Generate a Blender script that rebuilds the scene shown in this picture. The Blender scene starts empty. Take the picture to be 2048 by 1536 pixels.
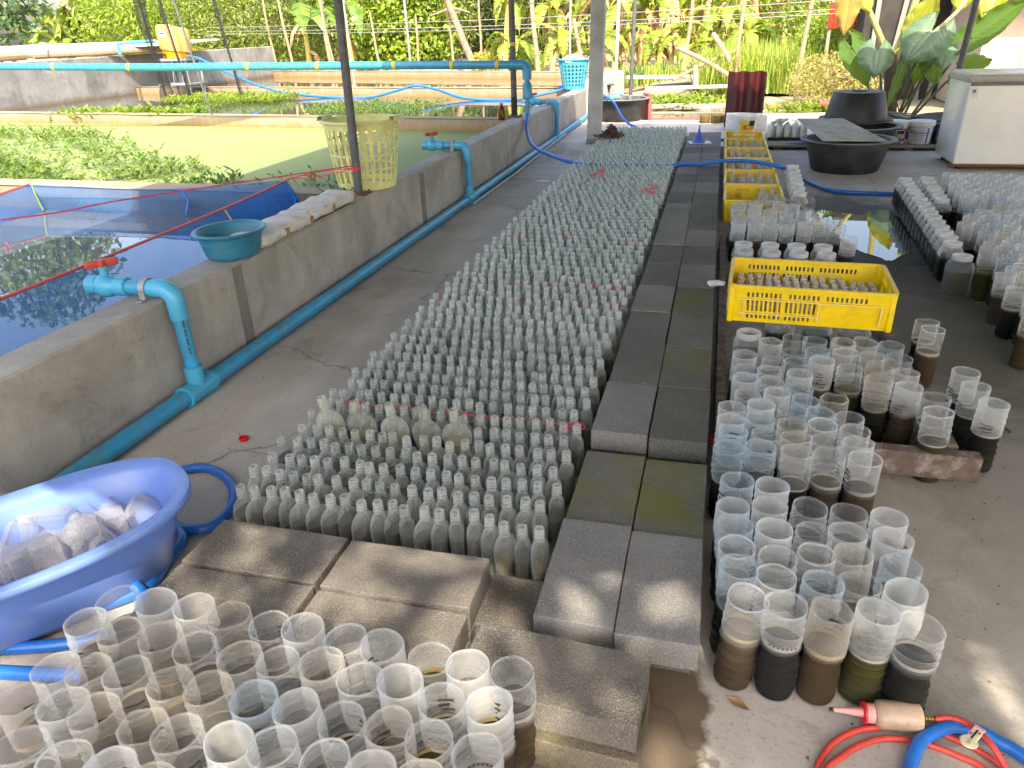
import bpy, bmesh, math, random
import numpy as np
from mathutils import Vector, Matrix, Euler, Quaternion
random.seed(7); rng = np.random.default_rng(7)
PI = math.pi
scene = bpy.context.scene
C = scene.collection

# ---------------------------------------------------------------- camera
PITCH, YAW, ROLL, CAM_H = .450688, .269435, -.034657, 1.40
cp, sp, cy_, sy_ = math.cos(PITCH), math.sin(PITCH), math.cos(YAW), math.sin(YAW)
R0 = Vector((cy_, sy_, 0)); FW = Vector((-sy_*cp, cy_*cp, -sp)); U0 = Vector((-sy_*sp, cy_*sp, cp))
RT = R0*math.cos(ROLL) + U0*math.sin(ROLL); UP = -R0*math.sin(ROLL) + U0*math.cos(ROLL)
cam_d = bpy.data.cameras.new('camera'); cam = bpy.data.objects.new('camera', cam_d); C.objects.link(cam)
cam_d.sensor_width = 36; cam_d.lens = 36*1479.4/2048; cam_d.clip_start = .05; cam_d.clip_end = 900
mw = Matrix((RT, UP, -FW)).transposed().to_4x4(); mw.translation = (0, 0, CAM_H); cam.matrix_world = mw
scene.camera = cam

# ---------------------------------------------------------------- sky and sun
SUN_TRAVEL = Vector((-.30, .80, -1.0)).normalized()
ELEV = math.asin(-SUN_TRAVEL.z); ROT = math.atan2(-SUN_TRAVEL.x, -SUN_TRAVEL.y)
world = bpy.data.worlds.new('World'); scene.world = world; world.use_nodes = True
wn = world.node_tree.nodes; wl = world.node_tree.links
bg = wn['Background']; sky = wn.new('ShaderNodeTexSky'); sky.sky_type = 'NISHITA'; sky.sun_disc = False
sky.sun_elevation = ELEV; sky.sun_rotation = ROT; sky.air_density = 1.0; sky.dust_density = 4.0; sky.ozone_density = 1.0
wl.new(sky.outputs[0], bg.inputs[0]); bg.inputs[1].default_value = 0.15
sun_d = bpy.data.lights.new('sun', 'SUN'); sun_d.energy = 2.6; sun_d.angle = math.radians(.53); sun_d.color = (1, .93, .82)
sun = bpy.data.objects.new('sun', sun_d); C.objects.link(sun); sun.location = (3, -8, 10)
sun.rotation_euler = SUN_TRAVEL.to_track_quat('-Z', 'Y').to_euler()
scene.view_settings.view_transform = 'Standard'; scene.view_settings.look = 'None'
scene.view_settings.exposure = 2.15; scene.view_settings.gamma = 1.0; scene.view_settings.use_curve_mapping = False
scene.view_settings.use_white_balance = True; scene.view_settings.white_balance_temperature = 7350; scene.view_settings.white_balance_tint = 10
cy = scene.cycles
cy.max_bounces = 8; cy.diffuse_bounces = 4; cy.glossy_bounces = 3; cy.transmission_bounces = 4; cy.transparent_max_bounces = 20
cy.caustics_reflective = False; cy.caustics_refractive = False; cy.use_denoising = True; cy.sample_clamp_indirect = 6.0

# ---------------------------------------------------------------- materials
MATS = {}
def _new(name):
    m = bpy.data.materials.new(name); m.use_nodes = True; MATS[name] = m
    nt = m.node_tree; p = nt.nodes['Principled BSDF']; out = nt.nodes['Material Output']
    return m, nt, p, out
def _pos(nt, stretch=None, obj=False):
    if obj:
        g = nt.nodes.new('ShaderNodeTexCoord').outputs['Object']
    else:
        g = nt.nodes.new('ShaderNodeNewGeometry').outputs['Position']
    if stretch:
        mp = nt.nodes.new('ShaderNodeMapping'); mp.inputs['Scale'].default_value = stretch
        nt.links.new(g, mp.inputs['Vector']); return mp.outputs[0]
    return g
def _noise(nt, vec, scale, detail=4, rough=.6, dist=0):
    n = nt.nodes.new('ShaderNodeTexNoise'); n.inputs['Scale'].default_value = scale; n.inputs['Detail'].default_value = detail
    n.inputs['Roughness'].default_value = rough; n.inputs['Distortion'].default_value = dist
    nt.links.new(vec, n.inputs['Vector']); return n.outputs['Fac']
def _ramp(nt, fac, stops):
    r = nt.nodes.new('ShaderNodeValToRGB'); e = r.color_ramp.elements
    while len(e) < len(stops): e.new(.5)
    for el, (p, c) in zip(e, stops):
        el.position = p; el.color = (c[0], c[1], c[2], 1) if hasattr(c, '__len__') else (c, c, c, 1)
    nt.links.new(fac, r.inputs[0]); return r.outputs[0]
def _mix(nt, a, b, fac, mode='MIX'):
    m = nt.nodes.new('ShaderNodeMix'); m.data_type = 'RGBA'; m.blend_type = mode
    for s, v in ((m.inputs[6], a), (m.inputs[7], b)):
        if isinstance(v, bpy.types.NodeSocket): nt.links.new(v, s)
        else: s.default_value = (v[0], v[1], v[2], 1)
    if isinstance(fac, bpy.types.NodeSocket): nt.links.new(fac, m.inputs[0])
    else: m.inputs[0].default_value = fac
    return m.outputs[2]
def _math(nt, op, a, b=None, clamp=False):
    m = nt.nodes.new('ShaderNodeMath'); m.operation = op; m.use_clamp = clamp
    for s, v in zip(m.inputs, (a, b)):
        if v is None: continue
        if isinstance(v, bpy.types.NodeSocket): nt.links.new(v, s)
        else: s.default_value = v
    return m.outputs[0]
def _bump(nt, p, h, strength=.3, dist=.01):
    b = nt.nodes.new('ShaderNodeBump'); b.inputs['Strength'].default_value = strength; b.inputs['Distance'].default_value = dist
    nt.links.new(h, b.inputs['Height']); nt.links.new(b.outputs[0], p.inputs['Normal'])
def plain(name, col, rough=.5, var=.25, scale=6, bump=0, bscale=60, metal=0, spec=.5, stretch=None, col2=None, dirt=None, dscale=3, island=0):
    m, nt, p, out = _new(name)
    v = _pos(nt, stretch)
    n = _noise(nt, v, scale)
    c2 = col2 or tuple(x*(1-var) for x in col)
    c = _mix(nt, col, c2, _ramp(nt, n, [(.35, 0), (.68, 1)]))
    if dirt:
        d = _noise(nt, v, dscale, 6, .7)
        c = _mix(nt, c, dirt, _ramp(nt, d, [(.47, 0), (.72, .85)]))
    if island:
        oi = nt.nodes.new('ShaderNodeNewGeometry').outputs['Random Per Island']
        c = _mix(nt, c, tuple(x*(1-island) for x in col), oi)
    nt.links.new(c, p.inputs['Base Color'])
    p.inputs['Roughness'].default_value = rough; p.inputs['Metallic'].default_value = metal; p.inputs['Specular IOR Level'].default_value = spec
    if bump: _bump(nt, p, _noise(nt, v, bscale, 3), bump, .005)
    return m
def leafmat(name, col, col2, trans=.35, rough=.45, scale=3):
    m, nt, p, out = _new(name)
    v = _pos(nt); oi = nt.nodes.new('ShaderNodeNewGeometry').outputs['Random Per Island']
    n = _noise(nt, v, scale, 3)
    f = _math(nt, 'ADD', _math(nt, 'MULTIPLY', oi, .6), _math(nt, 'MULTIPLY', n, .4))
    c = _mix(nt, col, col2, _ramp(nt, f, [(.25, 0), (.75, 1)]))
    nt.links.new(c, p.inputs['Base Color']); p.inputs['Roughness'].default_value = rough
    t = nt.nodes.new('ShaderNodeBsdfTranslucent'); nt.links.new(_mix(nt, c, (.36, .54, .03), .35), t.inputs[0])
    ms = nt.nodes.new('ShaderNodeMixShader'); ms.inputs[0].default_value = trans
    nt.links.new(p.outputs[0], ms.inputs[1]); nt.links.new(t.outputs[0], ms.inputs[2]); nt.links.new(ms.outputs[0], out.inputs[0])
    return m
def shell(name, col, base=.3, edge=.85, tint=(.95, .95, .95), rough=.3, trans=.4, scuff=.15, power=1.5, wet_shade=None):
    """thin frosted plastic or dusty glass: clear face-on, milky towards its edges"""
    m, nt, p, out = _new(name)
    p.inputs['Base Color'].default_value = (*col, 1); p.inputs['Roughness'].default_value = rough
    v = _pos(nt)
    lw = nt.nodes.new('ShaderNodeLayerWeight'); lw.inputs[0].default_value = .5
    f = _math(nt, 'POWER', lw.outputs['Facing'], power)
    f = _math(nt, 'ADD', _math(nt, 'MULTIPLY', f, edge-base), base)
    n = _ramp(nt, _noise(nt, v, 38, 5, .75), [(.4, 0), (.75, 1)])
    n2 = _ramp(nt, _noise(nt, v, 9, 2, .5), [(.3, 0), (.7, 1)])
    f = _math(nt, 'ADD', f, _math(nt, 'MULTIPLY', n, scuff))
    f = _math(nt, 'ADD', f, _math(nt, 'MULTIPLY', n2, scuff*.7), clamp=True)
    if wet_shade:   # jars: scuffed above the water line, clear below; bottles: shade painted into the bodies
        oz = nt.nodes.new('ShaderNodeSeparateXYZ'); nt.links.new(_pos(nt, obj=True), oz.inputs[0])
        mr = nt.nodes.new('ShaderNodeMapRange'); mr.inputs[1].default_value = wet_shade[0]; mr.inputs[2].default_value = wet_shade[1]; mr.inputs[3].default_value = wet_shade[2]; mr.inputs[4].default_value = 1
        nt.links.new(oz.outputs[2], mr.inputs[0]); f = _math(nt, 'MULTIPLY', f, mr.outputs[0])
    # every vessel is a little clearer or cloudier than its neighbour
    rnd = _math(nt, 'ADD', nt.nodes.new('ShaderNodeObjectInfo').outputs['Random'], nt.nodes.new('ShaderNodeNewGeometry').outputs['Random Per Island'])
    f = _math(nt, 'MULTIPLY', f, _math(nt, 'ADD', .62, _math(nt, 'MULTIPLY', _math(nt, 'FRACT', rnd), .76)), clamp=True)
    tr = nt.nodes.new('ShaderNodeBsdfTransparent'); tr.inputs[0].default_value = (*tint, 1)
    tl = nt.nodes.new('ShaderNodeBsdfTranslucent'); tl.inputs[0].default_value = (*col, 1)
    a = nt.nodes.new('ShaderNodeMixShader'); a.inputs[0].default_value = trans
    nt.links.new(p.outputs[0], a.inputs[1]); nt.links.new(tl.outputs[0], a.inputs[2])
    b = nt.nodes.new('ShaderNodeMixShader'); nt.links.new(f, b.inputs[0])
    nt.links.new(tr.outputs[0], b.inputs[1]); nt.links.new(a.outputs[0], b.inputs[2]); nt.links.new(b.outputs[0], out.inputs[0])
    return m
def watermat(name, col, rough=.03, ior=1.4, bump=.03, bscale=6, noise_col=None, spec=.5):
    m, nt, p, out = _new(name)
    v = _pos(nt)
    if noise_col:
        c = _mix(nt, col, noise_col, _ramp(nt, _noise(nt, v, 2.5), [(.4, 0), (.65, 1)])); nt.links.new(c, p.inputs['Base Color'])
    else: p.inputs['Base Color'].default_value = (*col, 1)
    p.inputs['Roughness'].default_value = rough; p.inputs['IOR'].default_value = ior; p.inputs['Specular IOR Level'].default_value = spec
    if bump: _bump(nt, p, _noise(nt, v, bscale, 2), bump, .02)
    return m

def floor_mat():
    m, nt, p, out = _new('floor_concrete'); v = _pos(nt)
    big = _noise(nt, v, .9, 5, .6); mid = _noise(nt, _pos(nt, (1, .35, 1)), 5, 6, .65); fine = _noise(nt, v, 90, 3, .7)
    c = _mix(nt, (.47, .445, .415), (.33, .31, .285), _ramp(nt, big, [(.35, 0), (.65, 1)]))
    c = _mix(nt, c, (.56, .53, .495), _ramp(nt, mid, [(.5, 0), (.75, .6)]))
    c = _mix(nt, c, (.12, .11, .09), _ramp(nt, fine, [(.56, 0), (.72, .55)]))
    stn = _noise(nt, v, 2.2, 7, .72, .8); c = _mix(nt, c, (.15, .135, .11), _ramp(nt, stn, [(.54, 0), (.66, .55)]))
    vo = nt.nodes.new('ShaderNodeTexVoronoi'); vo.feature = 'DISTANCE_TO_EDGE'; vo.inputs['Scale'].default_value = .55
    wv = nt.nodes.new('ShaderNodeVectorMath'); wv.operation = 'ADD'; nt.links.new(v, wv.inputs[0])
    nz = nt.nodes.new('ShaderNodeTexNoise'); nz.inputs['Scale'].default_value = 3; nz.inputs['Detail'].default_value = 5; nt.links.new(v, nz.inputs['Vector'])
    sc_ = nt.nodes.new('ShaderNodeVectorMath'); sc_.operation = 'SCALE'; sc_.inputs['Scale'].default_value = .35; nt.links.new(nz.outputs['Color'], sc_.inputs[0]); nt.links.new(sc_.outputs[0], wv.inputs[1]); nt.links.new(wv.outputs[0], vo.inputs['Vector'])
    c = _mix(nt, c, (.06, .053, .044), _math(nt, 'MULTIPLY', _ramp(nt, vo.outputs['Distance'], [(0, 1), (.0035, 0)]), .7))
    # brown damp stain at the foot of the block kerb and dark green damp between the jar fields
    sep = nt.nodes.new('ShaderNodeSeparateXYZ'); nt.links.new(v, sep.inputs[0])
    def blob(cx, cyy, rx, ry, soft):
        dx = _math(nt, 'DIVIDE', _math(nt, 'SUBTRACT', sep.outputs[0], cx), rx); dy = _math(nt, 'DIVIDE', _math(nt, 'SUBTRACT', sep.outputs[1], cyy), ry)
        d = _math(nt, 'SQRT', _math(nt, 'ADD', _math(nt, 'MULTIPLY', dx, dx), _math(nt, 'MULTIPLY', dy, dy)))
        d = _math(nt, 'ADD', d, _math(nt, 'MULTIPLY', _math(nt, 'SUBTRACT', _noise(nt, v, 7, 4), .5), .5))
        return _ramp(nt, d, [(max(0, .72-soft), 1), (.72+soft*.3, 0)])
    s1 = blob(-.06, 1.17, .22, .42, .06)
    s2 = blob(1.15, 4.0, .55, 1.9, .25)
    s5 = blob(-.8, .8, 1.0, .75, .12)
    s4 = blob(1.5, 2.6, 1.75, 2.2, .3)
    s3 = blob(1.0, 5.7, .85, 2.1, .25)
    c = _mix(nt, c, (.19, .168, .135), _math(nt, 'MULTIPLY', s4, .65))
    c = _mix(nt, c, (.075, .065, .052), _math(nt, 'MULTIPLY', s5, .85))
    c = _mix(nt, c, (.085, .058, .035), _math(nt, 'MULTIPLY', s1, .9))
    c = _mix(nt, c, (.055, .055, .032), _math(nt, 'MULTIPLY', s2, .8))
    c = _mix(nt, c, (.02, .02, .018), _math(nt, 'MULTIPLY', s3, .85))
    nt.links.new(c, p.inputs['Base Color'])
    r = _math(nt, 'SUBTRACT', .75, _math(nt, 'MULTIPLY', s3, .0)); r = _math(nt, 'SUBTRACT', r, _math(nt, 'MULTIPLY', s1, .2))
    nt.links.new(r, p.inputs['Roughness']); _bump(nt, p, _math(nt, 'ADD', fine, mid), .25, .004)
floor_mat()
def wall_mat(name, c1, c2, c3, streak=(6, 6, .7), low=None, lowz=.4):
    m, nt, p, out = _new(name); v = _pos(nt)
    n1 = _noise(nt, v, 1.7, 6, .65, .6); n2 = _noise(nt, _pos(nt, streak), 2.2, 5, .7); n3 = _noise(nt, v, 55, 4, .7)
    c = _mix(nt, c1, c2, _ramp(nt, n1, [(.35, 0), (.65, 1)])); c = _mix(nt, c, c3, _ramp(nt, n2, [(.5, 0), (.78, .5)]))
    c = _mix(nt, c, tuple(x*.45 for x in c2), _ramp(nt, n3, [(.58, 0), (.75, .5)]))
    c = _mix(nt, c, tuple(x*.5 for x in c2), _ramp(nt, _noise(nt, v, 3.4, 7, .75, 1.2), [(.55, 0), (.7, .6)]))
    if low:
        sep = nt.nodes.new('ShaderNodeSeparateXYZ'); nt.links.new(v, sep.inputs[0])
        z = _math(nt, 'ADD', sep.outputs[2], _math(nt, 'MULTIPLY', _math(nt, 'SUBTRACT', n2, .5), .12))
        c = _mix(nt, c, low, _ramp(nt, _math(nt, 'DIVIDE', z, lowz), [(.72, .85), (.98, 0)]))
    nt.links.new(c, p.inputs['Base Color']); p.inputs['Roughness'].default_value = .8
    _bump(nt, p, _math(nt, 'ADD', n3, n1), .35, .004)
wall_mat('wall_concrete', (.40, .375, .34), (.25, .23, .205), (.48, .45, .40), (3, 3, 1.2))
wall_mat('wall_pond', (.31, .25, .175), (.23, .185, .13), (.36, .30, .22), (5, 5, .8), low=(.24, .13, .035), lowz=.40)
wall_mat('wall_tall', (.30, .295, .29), (.15, .15, .15), (.42, .41, .40), (4, 4, .5), low=(.14, .10, .06), lowz=.42)
def block_mat(name, c1, c2, moss=None, moss_amt=(.5, .7)):
    m, nt, p, out = _new(name); v = _pos(nt)
    n1 = _noise(nt, v, 4.5, 4, .6); gr = nt.nodes.new('ShaderNodeTexVoronoi'); gr.inputs['Scale'].default_value = 230; nt.links.new(v, gr.inputs['Vector'])
    grain = _noise(nt, v, 260, 2, .8)
    c = _mix(nt, c1, c2, _ramp(nt, n1, [(.35, 0), (.65, 1)]))
    c = _mix(nt, c, tuple(min(1, x*1.9+.03) for x in c1), _ramp(nt, grain, [(.52, 0), (.72, .7)]))
    c = _mix(nt, c, tuple(x*.22 for x in c2), _ramp(nt, gr.outputs['Distance'], [(.0, .95), (.34, 0)]))
    if moss:
        n2 = _noise(nt, v, 5.5, 5, .6)
        mf = _math(nt, 'MULTIPLY', _ramp(nt, n2, [(moss_amt[0], 0), (moss_amt[1], 1)]), _ramp(nt, grain, [(.3, .55), (.6, 1)]))
        c = _mix(nt, c, moss, mf)
    nt.links.new(c, p.inputs['Base Color']); p.inputs['Roughness'].default_value = .9; p.inputs['Specular IOR Level'].default_value = .25
    _bump(nt, p, _math(nt, 'ADD', grain, gr.outputs['Distance']), .7, .003)
block_mat('block_dark', (.14, .135, .122), (.095, .094, .085))
block_mat('block_mid', (.215, .207, .19), (.15, .147, .137))
block_mat('block_light', (.20, .197, .192), (.145, .143, .14))
block_mat('block_moss', (.145, .14, .118), (.10, .10, .085), (.13, .135, .035), (.44, .66))
block_mat('block_brown', (.16, .145, .128), (.075, .07, .065))
block_mat('block_mossy_side', (.17, .145, .11), (.10, .085, .06), (.06, .075, .02), (.5, .7))
plain('pvc_blue', (.02, .31, .58), .35, .2, 8, dirt=(.10, .17, .17), dscale=14)
plain('pvc_joint', (.05, .38, .60), .38, .15, 12)
plain('pvc_grey', (.42, .43, .43), .5, .3, 8)
plain('hose_blue', (.01, .15, .55), .28, .2, 20)
plain('hose_red', (.62, .06, .045), .4, .2, 60)
plain('valve_red', (.50, .055, .03), .45, .25, 20)
plain('cap_red', (.60, .01, .03), .4, .1)
plain('string_red', (.70, .015, .07), .6, .2)
plain('tape_yellow', (.75, .52, .04), .6, .2, 30)
plain('basket_yellow', (.74, .73, .30), .45, .12, 9, dirt=(.40, .37, .16), dscale=6)
plain('basket_blue', (.05, .36, .50), .45, .2, 9)
plain('basin_blue', (.025, .20, .32), .4, .35, 7, dirt=(.08, .18, .22), dscale=12)
plain('bath_blue', (.11, .205, .54), .34, .12, 4, dirt=(.15, .24, .49), dscale=9)
plain('crate_yellow', (.80, .56, .005), .42, .12, 5, dirt=(.55, .36, .02), dscale=18)
plain('crate_edge', (.82, .62, .22), .5, .2, 30)
plain('tub_black', (.022, .023, .026), .5, .4, 8, dirt=(.06, .06, .06), dscale=5)
plain('tub_rim', (.20, .205, .21), .6, .3, 12)
plain('freezer_white', (.80, .80, .80), .25, .05, 2, dirt=(.74, .73, .70), dscale=4)
plain('freezer_trim', (.46, .44, .40), .4, .2, 10)
plain('rust', (.20, .08, .03), .8, .4, 30)
plain('steel_post', (.085, .088, .095), .5, .35, 18, dirt=(.16, .15, .14), dscale=14)
plain('steel_light', (.33, .34, .35), .5, .3, 12, metal=.3)
plain('post_white', (.50, .51, .50), .6, .2, 6, dirt=(.30, .29, .27), dscale=4)
plain('wood_dark', (.125, .085, .068), .8, .4, 30, bump=.4, stretch=(1, 1, 1), dirt=(.33, .30, .28), dscale=22)
plain('wood_grey', (.30, .27, .23), .8, .4, 14, bump=.3, stretch=(8, 1, 8))
plain('bamboo', (.36, .26, .17), .6, .3, 6, stretch=(6, 6, 1))
plain('bamboo_node', (.30, .22, .15), .7, .3, 20)
plain('board_grey', (.46, .46, .42), .8, .3, 9, bump=.2, dirt=(.22, .21, .16), dscale=5)
plain('white_plastic', (.72, .73, .74), .4, .08, 6, dirt=(.5, .48, .42), dscale=6)
plain('foam_sack', (.64, .62, .58), .85, .2, 18, bump=.8, bscale=120)
plain('tape_brown', (.36, .22, .10), .4, .3, 20)
plain('maroon_sheet', (.055, .006, .008), .45, .3, 3)
plain('scrap_red', (.42, .09, .075), .6, .35, 6)
plain('scrap_grey', (.50, .46, .41), .8, .3, 5)
plain('drum_orange', (.80, .26, .005), .45, .2, 4)
plain('drum_faded', (.78, .42, .13), .55, .2, 5, stretch=(4, 4, 1))
plain('label_white', (.75, .75, .76), .5, .1)
plain('label_red', (.42, .02, .03), .5, .15)
plain('label_blue', (.02, .05, .30), .5, .1)
plain('label_teal', (.01, .10, .22), .5, .3)
plain('label_orange', (.60, .20, .02), .5, .2)
plain('label_yellow', (.80, .58, .06), .5, .2)
plain('ink_black', (.012, .012, .013), .6, 0)
plain('ink_grey', (.20, .20, .26), .6, 0)
plain('scum', (.33, .29, .22), .8, .3, 60)
plain('slit_dark', (.02, .018, .013), .7, 0)
plain('net_black', (.012, .013, .014), .8, .3)
plain('rubber_sheet', (.045, .047, .053), .8, .3, 4, bump=.3, bscale=12)
plain('funnel_blue', (.06, .13, .52), .4, .2)
plain('brass', (.62, .42, .14), .35, .2, 30, metal=.9)
plain('nozzle_bottle', (.46, .34, .25), .4, .2, 14, dirt=(.27, .18, .11), dscale=26)
plain('nozzle_pink', (.70, .32, .30), .4, .15, 30)
plain('clip_cream', (.66, .60, .44), .5, .2, 40)
plain('clip_pink', (.72, .30, .36), .45, .2)
plain('earth', (.28, .23, .16), .95, .35, 1.2, bump=.6, bscale=7, dirt=(.30, .25, .17), dscale=.9)
plain('bank', (.27, .22, .16), .95, .3, 2, bump=.8, bscale=9, dirt=(.32, .26, .18), dscale=2)
plain('roof_steel', (.42, .42, .41), .5, .2, 2)
plain('house_wall', (.50, .40, .33), .85, .1, 1.2, bump=.15)
plain('house_cream', (.62, .55, .36), .85, .1)
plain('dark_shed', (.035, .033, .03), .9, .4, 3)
plain('shed_red', (.40, .06, .025), .6, .3, 8, stretch=(12, 12, 1))
plain('trunk', (.26, .20, .15), .9, .4, 8, bump=.6, bscale=25)
plain('trunk_dark', (.10, .08, .06), .9, .4, 14, bump=.6, bscale=30)
plain('banana_stem', (.42, .44, .12), .6, .5, 7, stretch=(5, 5, 1), col2=(.45, .28, .10))
plain('dry_leaf', (.52, .34, .17), .8, .35, 4, island=.4)
plain('debris', (.12, .09, .06), .9, .5, 30)
plain('petiole', (.10, .13, .05), .5, .4, 10)
plain('petiole_pale', (.45, .42, .17), .5, .3, 8)
leafmat('leaf_banana', (.15, .26, .035), (.32, .36, .05), .45)
leafmat('leaf_banana_dark', (.07, .16, .03), (.16, .24, .04), .35)
leafmat('leaf_vine', (.16, .28, .03), (.30, .38, .05), .35)
leafmat('leaf_shrub', (.10, .16, .025), (.22, .27, .05), .3)
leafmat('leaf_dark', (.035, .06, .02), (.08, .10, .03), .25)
leafmat('leaf_bluegreen', (.07, .15, .07), (.13, .20, .08), .25)
leafmat('leaf_yellow', (.36, .36, .05), (.50, .42, .07), .4)
leafmat('leaf_creeper', (.36, .36, .10), (.30, .22, .09), .3)
leafmat('leaf_grass', (.20, .33, .05), (.38, .42, .08), .35)
leafmat('leaf_water', (.06, .12, .018), (.13, .19, .035), .3)
leafmat('leaf_hyacinth', (.12, .20, .02), (.21, .28, .03), .35)
leafmat('dapple_leaf', (.06, .12, .02), (.10, .16, .03), .2)
def bigleaf(name, col, vein, trans):
    m, nt, p, out = _new(name)
    v = _pos(nt, obj=True)
    n = _noise(nt, v, 5, 3)
    uv = nt.nodes.new('ShaderNodeUVMap').outputs[0]
    sep = nt.nodes.new('ShaderNodeSeparateXYZ'); nt.links.new(uv, sep.inputs[0])
    # side veins run obliquely from the midrib (u: along, v: distance from the midrib)
    w = _math(nt, 'FRACT', _math(nt, 'MULTIPLY', _math(nt, 'SUBTRACT', sep.outputs[0], _math(nt, 'MULTIPLY', sep.outputs[1], .35)), 9))
    vl = _ramp(nt, _math(nt, 'ABSOLUTE', _math(nt, 'SUBTRACT', w, .5)), [(0, 1), (.09, 0)])
    mid = _ramp(nt, sep.outputs[1], [(.0, 1), (.07, 0)])
    vf = _math(nt, 'MAXIMUM', vl, mid)
    c = _mix(nt, col, tuple(x*.6 for x in col), n); c = _mix(nt, c, vein, _math(nt, 'MULTIPLY', vf, .6))
    nt.links.new(c, p.inputs['Base Color']); p.inputs['Roughness'].default_value = .38
    t = nt.nodes.new('ShaderNodeBsdfTranslucent'); nt.links.new(_mix(nt, c, (.45, .62, .02), .45), t.inputs[0])
    ms = nt.nodes.new('ShaderNodeMixShader'); ms.inputs[0].default_value = trans
    nt.links.new(p.outputs[0], ms.inputs[1]); nt.links.new(t.outputs[0], ms.inputs[2]); nt.links.new(ms.outputs[0], out.inputs[0])
    _bump(nt, p, _math(nt, 'SUBTRACT', 1, vf), .5, .01)
bigleaf('alocasia_green', (.09, .21, .045), (.15, .24, .08), .4)
bigleaf('alocasia_blue', (.13, .235, .14), (.22, .32, .20), .2)
bigleaf('alocasia_yellow', (.42, .44, .05), (.55, .50, .12), .4)
bigleaf('alocasia_brown', (.48, .30, .08), (.50, .42, .10), .35)
shell('bottle_glass', (.62, .64, .62), .17, .88, (.90, .92, .91), .05, .3, .05, 1.3, (.116, .14, .75))  # glass thinned below the neck: body shade painted into both bottle materials
shell('bottle_glass_plain', (.68, .71, .69), .26, .90, (.88, .91, .89), .15, .3, .06, 1.2, (.112, .138, .65))
shell('flask_clear', (.62, .64, .58), .16, .75, (.94, .95, .92), .06, .3, .05, 1.6)
shell('jar_milky', (.77, .78, .78), .20, .82, (.95, .95, .95), .14, .45, .07, 1.9, (.134, .152, .09))
shell('jar_clear', (.74, .75, .76), .08, .74, (.97, .98, .98), .08, .4, .04, 1.9, (.134, .152, .09))
shell('jar_bluish', (.61, .69, .75), .14, .78, (.92, .96, .985), .14, .45, .06, 1.9, (.134, .152, .09))
shell('jar_warm', (.72, .69, .64), .12, .76, (.96, .94, .91), .14, .45, .08, 1.9, (.134, .152, .09))
shell('jar_rim', (.84, .85, .84), .55, .95, (.95, .95, .95), .25, .4, .05, 1.2)
shell('box_plastic', (.58, .59, .60), .14, .74, (.97, .97, .98), .08, .35, .05, 1.4)
shell('vial_glass', (.80, .76, .68), .5, .95, (.9, .88, .84), .2, .4, .1, 1.2)
shell('net_blue', (.008, .19, .58), .50, .85, (.50, .68, .95), .5, .5, .05, 1.0)
shell('net_pale', (.025, .20, .52), .36, .75, (.72, .80, .96), .5, .5, .06, 1.2)
shell('amber_glass', (.14, .045, .01), .55, .95, (.6, .3, .08), .1, .2, .05, 1.2)
shell('shade_net', (.02, .03, .02), .24, .4, (1, 1, 1), .8, .1, .02, 1.0)
shell('hanging_net', (.012, .013, .014), .2, .6, (1, 1, 1), .9, .1, .3, 1.0)
watermat('murk_dark', (.004, .0042, .0034), .2, 1.25, .2, 60, (.010, .009, .006), spec=.06)
watermat('murk_brown', (.050, .034, .020), .2, 1.25, .2, 60, (.034, .022, .012), spec=.06)
watermat('murk_green', (.022, .025, .007), .2, 1.25, .2, 60, (.036, .032, .008), spec=.06)
watermat('murk_grey', (.055, .055, .05), .25, 1.25, .2, 60, spec=.06)
watermat('murk_pale', (.20, .15, .065), .2, 1.25, .2, 60, spec=.06)
watermat('pond_water', (.06, .07, .06), .015, 1.55, .02, 5)
watermat('net_water', (.07, .085, .12), .015, 1.7, .015, 5)
watermat('pond_water_brown', (.10, .085, .045), .02, 1.45, .03, 4)
watermat('puddle_water', (.012, .012, .012), .01, 1.6, .004, 3)
def duckweed():
    m, nt, p, out = _new('duckweed'); v = _pos(nt)
    n = _noise(nt, v, 160, 2, .8); b = _noise(nt, _pos(nt, (.5, 1.4, 1)), .9, 4)
    c = _mix(nt, (.175, .235, .08), (.14, .20, .07), _ramp(nt, n, [(.35, 0), (.65, 1)])); c = _mix(nt, c, (.215, .25, .07), _ramp(nt, b, [(.35, 0), (.7, .7)]))
    nt.links.new(c, p.inputs['Base Color']); p.inputs['Roughness'].default_value = .7; _bump(nt, p, n, .4, .004)
duckweed()

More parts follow.
